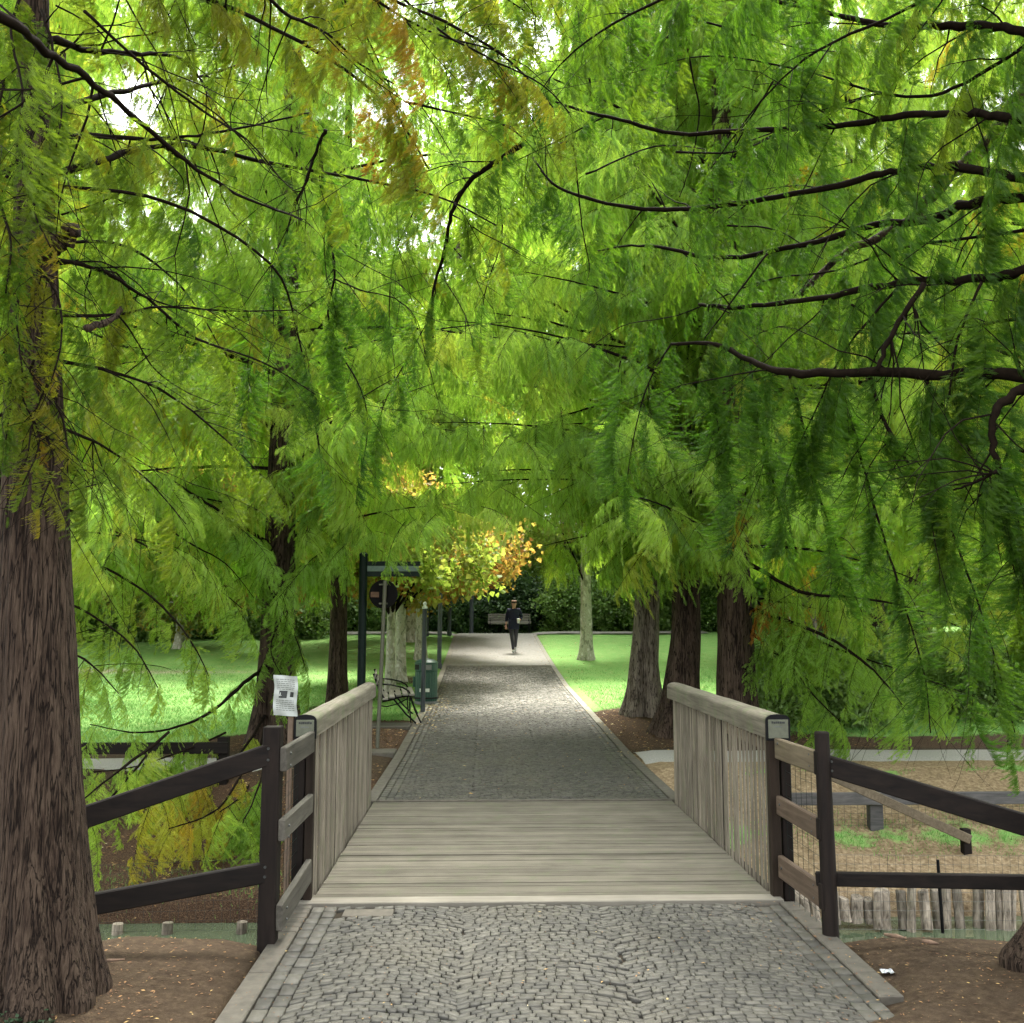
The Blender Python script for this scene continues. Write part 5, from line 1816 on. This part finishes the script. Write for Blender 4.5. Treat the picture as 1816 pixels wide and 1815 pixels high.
# litter bin
Y = 18.7
bx = P(755.5, 1238, Y).x
bz = gh(bx, Y)
t = thing("litter_bin", "round green ribbed litter bin with white label beside the path", "litter bin", (bx, Y, bz))
r0 = .222
b = MB(); b.lathe([(r0 + .005, bz - .05), (r0 + .005, bz + .15), (r0, bz + .155)], bx, Y, 32); b.build("base", M['bin_base'], t)
b = MB()
n = 72
V, F = [], []
for (z, k) in ((bz + .158, .97), (bz + .20, 1), (bz + .70, 1), (bz + .715, .97)):
    for i in range(n):
        rr = (r0 - .006) * k - (.007 if (i % 3 == 0) else 0)
        V.append((bx + rr * math.cos(2 * math.pi * i / n), Y + rr * math.sin(2 * math.pi * i / n), z))
for j in range(3):
    for i in range(n):
        F.append((j * n + i, j * n + (i + 1) % n, (j + 1) * n + (i + 1) % n, (j + 1) * n + i))
b.add(V, F); b.build("body", M['bin_green'], t)
b = MB(); b.lathe([(r0 - .008, bz + .715), (r0, bz + .73), (r0, bz + .86), (r0 + .006, bz + .87), (r0 + .006, bz + .885), (r0 * .75, bz + .93), (r0 * .35, bz + .955), (.0, bz + .96)], bx, Y, 32)
b.build("lid", M['bin_green'], t, smooth=False)
for (a0, a1) in ((198, 236), (262, 300)):
    b = MB()
    V = []
    m_ = 8
    for i in range(m_ + 1):
        a = R(a0 + (a1 - a0) * i / m_)
        for (rr, z) in ((r0 + .003, bz + .75), (r0 + .003, bz + .845)):
            V.append((bx + rr * math.cos(a), Y + rr * math.sin(a), z))
    b.add(V, [(2 * i, 2 * i + 2, 2 * i + 3, 2 * i + 1) for i in range(m_)])
    b.build("opening", M['hole'] if a0 < 200 else M['bin_base'], t)
b = MB(); V = []
for i in range(9):
    a = R(240 + 50 * i / 8)
    for z in (bz + .335, bz + .40):
        V.append((bx + (r0 + .004) * math.cos(a), Y + (r0 + .004) * math.sin(a), z))
b.add(V, [(2 * i, 2 * i + 2, 2 * i + 3, 2 * i + 1) for i in range(8)]); b.build("label", M['white'], t)
b = MB(); b.lathe([(r0 + .004, bz + .20), (r0 + .009, bz + .205), (r0 + .009, bz + .225), (r0 + .004, bz + .23)], bx, Y, 32); b.build("band", M['hole'], t)
b = MB(); b.bevbox(bx - r0 - .03, bx - r0 + .01, Y - .05, Y + .03, bz + .42, bz + .62, .006); b.build("lock_box", M['bin_green'], t)

# slim lamp posts along the left verge
lp = [(750, 1254, 17.2, "slim grey post in the verge in front of the litter bin", 4.2), (779, 1178, 26.0, "slim grey post beyond the litter bin, second along the verge", 4),
      (797, 1123, 36.0, "thin dark post at the far left end of the path", 3.3), (836, 1116, 37.6, "thin dark post left of the far bench", 3.5), (757, 1120, 35.6, "thin black post between the pale plane trunks", 3)]
for (px, py, Y, lb, wpx) in lp:
    x = P(px, py, Y).x
    z = gh(x, Y)
    t = thing("verge_post", lb, "post", (x, Y, z), "slim posts along the left verge")
    r = wpx / FPX * Y * .98
    h = 1.93 if Y < 20 else 2.1
    b = MB(); b.tube([(x - .005, Y, z - .1), (x + .015, Y, z + h)], r, 16); b.build("shaft", M['grey_metal'], t)
    b = MB(); b.lathe([(r * 1.15, z + h), (r * 1.15, z + h + .03), (r * .6, z + h + .05), (r * .9, z + h + .10), (.0, z + h + .13)], x + .015, Y, 14); b.build("cap", M['white'] if Y < 20 else M['grey_metal'], t)
    b = MB(); b.lathe([(r * 1.3, z - .02), (r * 1.3, z + .12), (r, z + .13)], x, Y, 14); b.build("foot", M['grey_metal'], t)


def bench(x, y, z, yaw, ln, label, slat_mat='slat'):
    """park bench facing local +X; iron side frames, timber slats"""
    t = thing("park_bench", label, "bench", (x, y, z))
    t.rotation_euler = (0, 0, yaw)
    for s in (0, 1):
        yy = (ln / 2 - .08) * (1 if s else -1)
        for nm, pts, r in (("leg", [(.44, yy, .40), (.50, yy, .20), (.60, yy, .0)], .013), ("leg", [(.15, yy, .39), (.36, yy, .14), (.52, yy, -.005)], .014),
                           ("leg", [(.42, yy, .40), (.42, yy, .2), (.44, yy, .0)], .011),
                           ("seat_support", [(-.02, yy, .34), (.08, yy, .36), (.30, yy, .42), (.50, yy, .43)], .018),
                           ("back_support", [(.04, yy, .34), (-.06, yy, .50), (-.16, yy, .78)], .017),
                           ("armrest", [(-.08, yy, .62), (.12, yy, .60), (.30, yy, .56), (.40, yy, .50), (.44, yy, .42)], .013),
                           ("brace", [(-.08, yy, .28), (.06, yy, .26), (.22, yy, .30), (.38, yy, .38)], .009)):
            b = MB(); b.tube(pts, r, 8); b.build(nm, M['black_metal'], t, world=False)
    for k in range(5):
        xx = .03 + k * .105
        zz = .375 + .075 * min(1, (xx / .30)) - (.005 if k > 3 else 0)
        b = MB(); b.beam((xx, -ln / 2, zz), (xx, ln / 2, zz), .085, .028, .005); b.build("seat_slat", M[slat_mat], t, world=False)
    for k in range(4):
        zz = .46 + k * .093
        xx = -.025 - (zz - .44) * .37
        b = MB(); b.beam((xx, -ln / 2, zz), (xx, ln / 2, zz), .026, .078, .005, up=(.35, 0, 1)); b.build("back_slat", M[slat_mat], t, world=False)
    return t


bxx = P(671, 1286, 15.6).x
bench(bxx, 16.3, gh(bxx, 15.6) + .02, R(6), 1.7, "black iron bench with grey slats left of the path, seen from its end")
b2 = P(899, 1112, 38.4)
bench(b2.x + .1, 38.5, gh(0, 38.4) + .06, R(-90), 1.7, "pale wooden bench facing the camera at the far end of the path")

# paper notice in a clear sleeve on a stake
Y = 7.3
c = P(506.5, 1234, Y)
t = thing("notice", "crumpled white paper notice on a thin stake just left of the left handrail end", "notice", (c.x, Y, -.3))
b = MB(); b.bevbox(c.x + .02, c.x + .055, Y + .01, Y + .04, -1.0, c.z + .05, .004); b.build("stake", M['stake'], t)
b = MB()
nx_, nz_ = 10, 16
w_, h_ = .176, .295
V = []
for j in range(nz_ + 1):
    for i in range(nx_ + 1):
        u, v_ = i / nx_ - .5, j / nz_ - .5
        V.append((c.x + u * w_ + .004 * math.sin(v_ * 9), Y - .004 + .007 * math.sin(u * 9 + v_ * 5) + .004 * math.sin(v_ * 17 + u * 5), c.z + v_ * h_ - .012 * u))
o0 = len(V)
V += [(x, y + .0015, z) for x, y, z in V]
F = [(j * (nx_ + 1) + i, j * (nx_ + 1) + i + 1, (j + 1) * (nx_ + 1) + i + 1, (j + 1) * (nx_ + 1) + i) for j in range(nz_) for i in range(nx_)]
F += [tuple(q + o0 for q in f[::-1]) for f in F]
b.add(V, F); b.build("paper", M['paper'], t, smooth=True)


def on_sheet(u, v_):
    return (c.x + u * w_ + .004 * math.sin(v_ * 9), Y - .0065 + .007 * math.sin(u * 9 + v_ * 5) + .004 * math.sin(v_ * 17 + u * 5), c.z + v_ * h_ - .012 * u)


def print_patch(u0, u1, v0, v1, mat, nm="print"):
    b_ = MB()
    k = 4
    b_.add([on_sheet(u0 + (u1 - u0) * i / k, v) for i in range(k + 1) for v in (v0, v1)], [(2 * i, 2 * i + 2, 2 * i + 3, 2 * i + 1) for i in range(k)])
    b_.build(nm, M[mat], t)


print_patch(-.27, .06, -.06, .12, 'ink', "picture")
print_patch(.18, .33, -.03, .10, 'ink', "picture")
for v_ in (.40, .35, .30, .25, .20, .155, -.12, -.165, -.21, -.26, -.31, -.36):
    u = -.38
    while u < .34:
        wd = rnd.uniform(.05, .16)
        print_patch(u, min(u + wd, .38), v_ - .007, v_ + .007, 'ink_soft', "print_line")
        u += wd + .03

# foil litter and surface roots on the right, branch on the left
c = P(1573, 1692, 4.9); z = gh(c.x, 4.9)
b = MB()
bm = bmesh.new(); bmesh.ops.create_grid(bm, x_segments=7, y_segments=5, size=.5)
for q in bm.verts:
    q.co = Vector((c.x + q.co.x * .062, 4.9 + q.co.y * .05, z + .010 + .010 * mnoise.noise(q.co * 4) + .016 * abs(q.co.y)))
bm.verts.index_update()
b.add([q.co[:] for q in bm.verts], [[q.index for q in f.verts] for f in bm.faces]); bm.free()
o = b.build("wrapper", M['litter']); origin_to(o, (c.x, 4.9, z)); tag(o, "small crumpled foil wrapper on the bare earth at right", "wrapper")
for (pp, Y0, Y1, r, lb) in (([(1568, 1648), (1590, 1650), (1607, 1655)], 5.42, 5.30, .012, "short surface root on the earth near the right fence post"),
                            ([(1636, 1662), (1650, 1658), (1664, 1664)], 5.25, 5.2, .012, "knobby surface root left of the right near trunk"),
                            ([(168, 1682), (195, 1680), (222, 1683)], 5.0, 5.05, .008, "pale dead stick lying beside the big left trunk"),
                            ([(1462, 1778), (1478, 1792), (1484, 1805)], 4.3, 4.2, .0035, "thin pale twig lying at the right edge of the paving")):
    pts = []
    for i, (px, py) in enumerate(pp):
        Yv = Y0 + (Y1 - Y0) * i / (len(pp) - 1)
        q = P(px, py, Yv)
        pts.append((q.x, Yv, max(gh(q.x, Yv), -.004) + r * .5))
    b = MB(); b.tube(pts, [r * .7, r, r * .4], 8)
    o = b.build("root" if 'root' in lb else "twig", M['root'], smooth=True); origin_to(o, pts[1]); tag(o, lb, "root" if 'root' in lb else "twig")

# ------------------------------------------------------------------ small ground cover
def scatter_leaves(n, xr, yr, size, tone, name, f=None, lift=.004, seed=1):
    rg = np.random.default_rng(seed)
    x = rg.uniform(*xr, n); y = rg.uniform(*yr, n)
    if f is not None:
        k = f(x, y, rg)
        x, y = x[k], y[k]
    n = len(x)
    onp = (x > PX0 - KW) & (x < PX1 + KW) & ((y < 6.1) | (y > 9.4))
    z = np.where(onp, np.maximum(prof(y) + .003 + .006 * ((x < PX0) | (x > PX1)), ground_h(x, y)), ground_h(x, y)) + lift
    a = rg.uniform(0, 6.28, n)
    s = size * rg.uniform(.5, 1.3, n)
    tl = rg.uniform(-.5, .5, n)
    dx, dy = np.cos(a), np.sin(a)
    p = np.stack([x, y, z], 1)
    d = np.stack([dx, dy, tl * .5], 1) * s[:, None]
    e = np.stack([-dy, dx, rg.uniform(-.3, .3, n)], 1) * (s * .42)[:, None]
    V = np.stack([p - d, p + e, p + d, p - e], 1)
    V[:, 1, 2] += s * .15
    V = V.reshape(-1, 3)
    F = np.arange(n * 4).reshape(-1, 4)
    me_ = np_mesh(name, V, F, M['fallen'])
    fattr(me_, 'tone', np.repeat(np.clip(rg.normal(tone, .22, n), 0, 1), 4))
    return tag(link(name, me_), kind='stuff')


scatter_leaves(1300, (-3.2, -1.17), (3.6, 6.0), .010, .22, "fallen_leaves", seed=1)
scatter_leaves(1100, (1.5, 4.2), (3.6, 6.1), .009, .22, "fallen_leaves", seed=2)
scatter_leaves(70, (PX0, PX1), (3.6, 6.0), .010, .55, "fallen_leaves", seed=3)
scatter_leaves(2600, (PX0 - .1, PX1 + .1), (3.4, 6.05), .0055, .12, "fallen_needles", lambda x, y, r: r.random(len(x)) < .12 + np.exp(-((x - PX0) / .16) ** 2) + np.exp(-((x - PX1) / .30) ** 2), seed=21)
scatter_leaves(2600, (-3.2, -1.2), (3.6, 5.5), .008, .1, "fallen_needles", lambda x, y, r: r.random(len(x)) < np.exp(-((np.hypot(x + 2.1, y - 4.55) - .30) / .22) ** 2), seed=23)
scatter_leaves(2600, (2.0, 4.2), (3.6, 5.3), .008, .1, "fallen_needles", lambda x, y, r: r.random(len(x)) < np.exp(-((np.hypot(x - 2.98, y - 4.6) - .45) / .25) ** 2), seed=24)
scatter_leaves(5200, (-8, -1.2), (8.7, 12), .020, .35, "fallen_leaves", seed=4)
scatter_leaves(2600, (-1.6, -.1), (14.5, 21), .026, .72, "fallen_leaves", lambda x, y, r: r.random(len(x)) < np.exp(-((x + 1.05) / .32) ** 2) * np.exp(-((y - 17.6) / 2.3) ** 2), seed=5)
scatter_leaves(1500, (1.5, 3.2), (12.5, 36), .026, .62, "fallen_leaves", lambda x, y, r: r.random(len(x)) < np.exp(-((x - 1.95) / .3) ** 2), seed=6)
scatter_leaves(1800, (-3.5, -1.2), (13.0, 15.2), .022, .25, "fallen_leaves", seed=7)
scatter_leaves(2600, (2.0, 5.5), (12.9, 17.5), .022, .3, "fallen_leaves", seed=8)
scatter_leaves(500, (PX0, PX1), (9.5, 34), .02, .5, "fallen_leaves", seed=9)
scatter_leaves(3500, (-9, 12), (17, 34), .03, .65, "fallen_leaves", lambda x, y, r: (x < -1.3) | (x > 2.1), seed=10)


def grass(n, xr, yr, h, w, f, name="grass", seed=1, tone=.4):
    rg = np.random.default_rng(seed)
    x = rg.uniform(*xr, n); y = rg.uniform(*yr, n)
    k = f(x, y, rg)
    x, y = x[k], y[k]
    n = len(x)
    z = ground_h(x, y) - .004
    a = rg.uniform(0, 6.28, n)
    hh = h * rg.uniform(.4, 1.25, n)
    ln = rg.normal(0, .45, (n, 2)) * hh[:, None]
    p = np.stack([x, y, z], 1)
    e = np.stack([np.cos(a), np.sin(a), np.zeros(n)], 1) * w / 2
    tip = p + np.stack([ln[:, 0], ln[:, 1], hh], 1)
    V = np.stack([p - e, p + e, tip], 1).reshape(-1, 3)
    me_ = np_mesh(name, V, np.arange(n * 3).reshape(-1, 3), M['grass'])
    fattr(me_, 'tone', np.repeat(np.clip(rg.normal(tone, .25, n), 0, 1), 3))
    return tag(link(name, me_), kind='stuff')


def near_trunk(x, y, r=1.3):
    k = np.ones(len(x), bool)
    for (tx, ty) in ((-2.88, 13.5), (2.76, 16.6), (2.95, 14.4), (3.5, 13.4)):
        k &= np.hypot(x - tx, y - ty) > r * .9
    return k


grass(90000, (-11, -1.35), (13.2, 27), .05, .010, lambda x, y, r: (y > np.where(x < -3.4, 13.4, 16.0)) & near_trunk(x, y) & (r.random(len(x)) < np.clip((27 - y) / 9, 0, 1)) & (wav(x, y, 1.7, 2.) > -.45 - .5 * r.random(len(x))), seed=1, tone=.35)
grass(60000, (2.1, 10), (13.6, 26), .05, .010, lambda x, y, r: (y > np.where(x > 4.2, 14.2, 17.0)) & near_trunk(x, y) & (r.random(len(x)) < np.clip((27 - y) / 8, 0, 1)) & (wav(x, y, 1.7, 2.) > -.45 - .5 * r.random(len(x))), seed=2, tone=.35)
grass(16000, (2.1, 9), (9.3, 10.7), .045, .007, lambda x, y, r: (.66 + .5 * wav(x, y, 1.2, 4.) + .35 * wav(x, y, 6.0, 8.) - np.abs(y - 10.0) / .5) > .9 * r.random(len(x)) - .2, seed=3, tone=.35)
grass(5000, (3, 9), (11.1, 11.8), .04, .007, lambda x, y, r: (.3 + .7 * wav(x, y, 2.0, 9.) - np.abs(y - 11.4) / .35) > .1, seed=4, tone=.6)
grass(5000, (-4.2, -1.3), (5.4, 6.2), .035, .004, lambda x, y, r: (.2 + .8 * wav(x, y, 2.6, 1.) - np.abs(y - 5.78) / .25) > .1, seed=5, tone=.5)
grass(3000, (-6, -1.3), (8.7, 9.4), .05, .006, lambda x, y, r: r.random(len(x)) < .8, seed=6, tone=.5)

# ivy sprig at the foot of the left trunk
c = P(35, 1778, 4.25)
t = thing("ivy_plant", "small dark green ivy patch at the foot of the big left trunk", "ivy", (c.x, 4.25, gh(c.x, 4.25)))
rg = np.random.default_rng(5)
b = MB()
for k in range(260):
    x = c.x + rg.normal(0, .065); y = 4.26 + rg.normal(0, .05); z = gh(x, y) + abs(rg.normal(0, .02)) + .004
    a = rg.uniform(0, 6.28); s = rg.uniform(.007, .015)
    d = Vector((math.cos(a), math.sin(a), rg.uniform(-.3, .5))) * s
    e = Vector((-math.sin(a), math.cos(a), rg.uniform(-.3, .3))) * s * .7
    p = Vector((x, y, z))
    b.add([p - d, p + e - d * .2, p + d, p - e - d * .2], [(0, 1, 2, 3)])
o = b.build("leaves", M['leaf_shrub'], t); tag(o, kind='stuff')
b = MB(); b.tube([(c.x - .08, 4.24, gh(c.x, 4.24)), (c.x, 4.26, gh(c.x, 4.26) + .012), (c.x + .1, 4.3, gh(c.x, 4.3) + .004)], .0025, 5); b.build("stem", M['twig'], t)


# ------------------------------------------------------------------ the walking person
def skin_obj(name, verts, edges, radii, mat, parent, root=0, sub=1):
    me_ = bpy.data.meshes.new(name)
    me_.from_pydata([tuple(v) for v in verts], edges, [])
    me_.materials.append(mat)
    o_ = link(name, me_, parent)
    md = o_.modifiers.new("skin", 'SKIN')
    for i, r in enumerate(radii):
        me_.skin_vertices[0].data[i].radius = r if isinstance(r, tuple) else (r, r)
        me_.skin_vertices[0].data[i].use_root = (i == root)
    md.use_smooth_shade = True
    s_ = o_.modifiers.new("sub", 'SUBSURF'); s_.levels = sub; s_.render_levels = sub + 1
    return o_


YP = 29.9
xp = P(911, 1150, YP).x
zp = float(prof(YP))
per = thing("person", "person walking towards the camera in navy top, grey leggings and white shoes, holding something white", "person", (xp, YP, zp))
# local frame: x to the viewer's right, -y towards the camera
J = dict(pelvis=(0, 0, .88), waist=(0, 0, 1.02), chest=(.005, .0, 1.22), neck=(.01, -.01, 1.36), head0=(.01, -.025, 1.43), head=(.01, -.03, 1.52), top=(.01, -.02, 1.60),
         shl=(-.165, 0, 1.31), ell=(-.215, .03, 1.07), wrl=(-.235, -.02, .86), shr=(.175, 0, 1.31), elr=(.245, .04, 1.09), wrr=(.17, -.14, 1.00),
         hl=(-.085, 0, .86), knl=(-.055, -.08, .48), anl=(-.02, -.20, .09), hr=(.085, 0, .86), knr=(.07, -.02, .49), anr=(.06, .24, .17))
names = list(J)
E = [('pelvis', 'waist'), ('waist', 'chest'), ('chest', 'neck'), ('neck', 'head0'), ('head0', 'head'), ('head', 'top'), ('chest', 'shl'), ('shl', 'ell'), ('ell', 'wrl'), ('chest', 'shr'),
     ('shr', 'elr'), ('elr', 'wrr'), ('pelvis', 'hl'), ('hl', 'knl'), ('knl', 'anl'), ('pelvis', 'hr'), ('hr', 'knr'), ('knr', 'anr')]
rad = dict(pelvis=(.14, .11), waist=(.125, .095), chest=(.14, .10), neck=.05, head0=.062, head=(.082, .09), top=.06, shl=.055, ell=.040, wrl=.026, shr=.055, elr=.040, wrr=.026,
           hl=.085, knl=.055, anl=.035, hr=.085, knr=.055, anr=.035)
skin_obj("body", [J[k] for k in names], [(names.index(a_), names.index(b_)) for a_, b_ in E], [rad[k] for k in names], M['skin'], per)


def sub_skin(name, keys, edges, radii, mat):
    return skin_obj(name, [J[k] if isinstance(k, str) else k for k in keys], edges, radii, mat, per)


sub_skin("tunic", ['pelvis', 'waist', 'chest', (.008, -.005, 1.33), 'shl', 'ell', (-.228, .0, .94), 'shr', 'elr', (.195, -.10, 1.03), (0, 0, .76)],
         [(0, 1), (1, 2), (2, 3), (2, 4), (4, 5), (5, 6), (2, 7), (7, 8), (8, 9), (0, 10)],
         [(.175, .135), (.160, .125), (.170, .130), .075, .075, .058, .046, .075, .058, .046, (.165, .125)], M['navy'])
sub_skin("leggings", [(0, 0, .84), 'hl', 'knl', 'anl', 'hr', 'knr', 'anr'], [(0, 1), (1, 2), (2, 3), (0, 4), (4, 5), (5, 6)], [.11, .095, .063, .043, .095, .063, .043], M['leggings'])
for (a_, s) in ((J['anl'], 1), (J['anr'], -1)):
    ax, ay, az = a_
    lift = 0 if s == 1 else .05
    skin_obj("shoe", [(ax, ay + .04, .05 + lift), (ax, ay - .04, .048 + lift * .7), (ax, ay - .13, .036 + lift * .3), (ax, ay, az)], [(0, 1), (1, 2), (1, 3)], [.045, .048, .036, .042], M['shoe'], per)
skin_obj("hair", [(.01, .02, 1.44), (.01, .025, 1.53), (.01, -.01, 1.60), (-.05, .0, 1.56), (.07, .0, 1.56)], [(0, 1), (1, 2), (1, 3), (1, 4)], [.07, .088, .065, .05, .05], M['hair'], per, root=1)
b = MB(); b.bevbox(-.065, .085, -.135, -.105, 1.525, 1.56, .008); b.build("sunglasses", M['hole'], per, world=False)
b = MB(); b.bevbox(-.07, .09, -.118, -.03, 1.575, 1.615, .01); b.build("headband", M['skin'], per, world=False)
for (w_, dirz, nm) in ((J['wrl'], (-.02, -.03, -1), 0), (J['wrr'], (-.4, -.8, -.15), 1)):
    w_ = Vector(w_)
    d = Vector(dirz).normalized()
    sd = d.cross(Vector((0, 1, .2))).normalized() if nm == 0 else d.cross(Vector((0, 0, 1))).normalized()
    vs = [w_, w_ + d * .045, w_ + d * .085]
    es = [(0, 1), (1, 2)]
    rr = [(.024, .016), (.034, .016), (.034, .014)]
    for k in range(4):
        o0 = len(vs)
        base = w_ + d * .085 + sd * (k - 1.5) * .018
        fl_ = (.042, .05, .046, .036)[k]
        vs += [base + d * .012, base + d * (.012 + fl_ * .6), base + d * fl_ * 1.1 + Vector((0, -.012, -.004))]
        es += [(2, o0), (o0, o0 + 1), (o0 + 1, o0 + 2)]
        rr += [.0085, .008, .007]
    o0 = len(vs)
    vs += [w_ + d * .03 + sd * -.035, w_ + d * .06 + sd * -.05]
    es += [(1, o0), (o0, o0 + 1)]
    rr += [.010, .008]
    skin_obj("hand", vs, es, rr, M['skin'], per)
cup = thing("white_cup", "white cup held in the walking person's hand", "cup", (xp + .135, YP - .235, zp + .97))
b = MB()
cx, cy, cz = cup.location
b.lathe([(.030, cz - .06), (.034, cz - .055), (.044, cz + .065), (.046, cz + .07), (.040, cz + .066), (.032, cz - .03)], cx, cy, 18); b.build("cup_body", M['white'], cup)
b = MB(); b.lathe([(.047, cz + .068), (.047, cz + .078), (.036, cz + .086), (.0, cz + .087)], cx, cy, 18); b.build("lid", M['white'], cup)
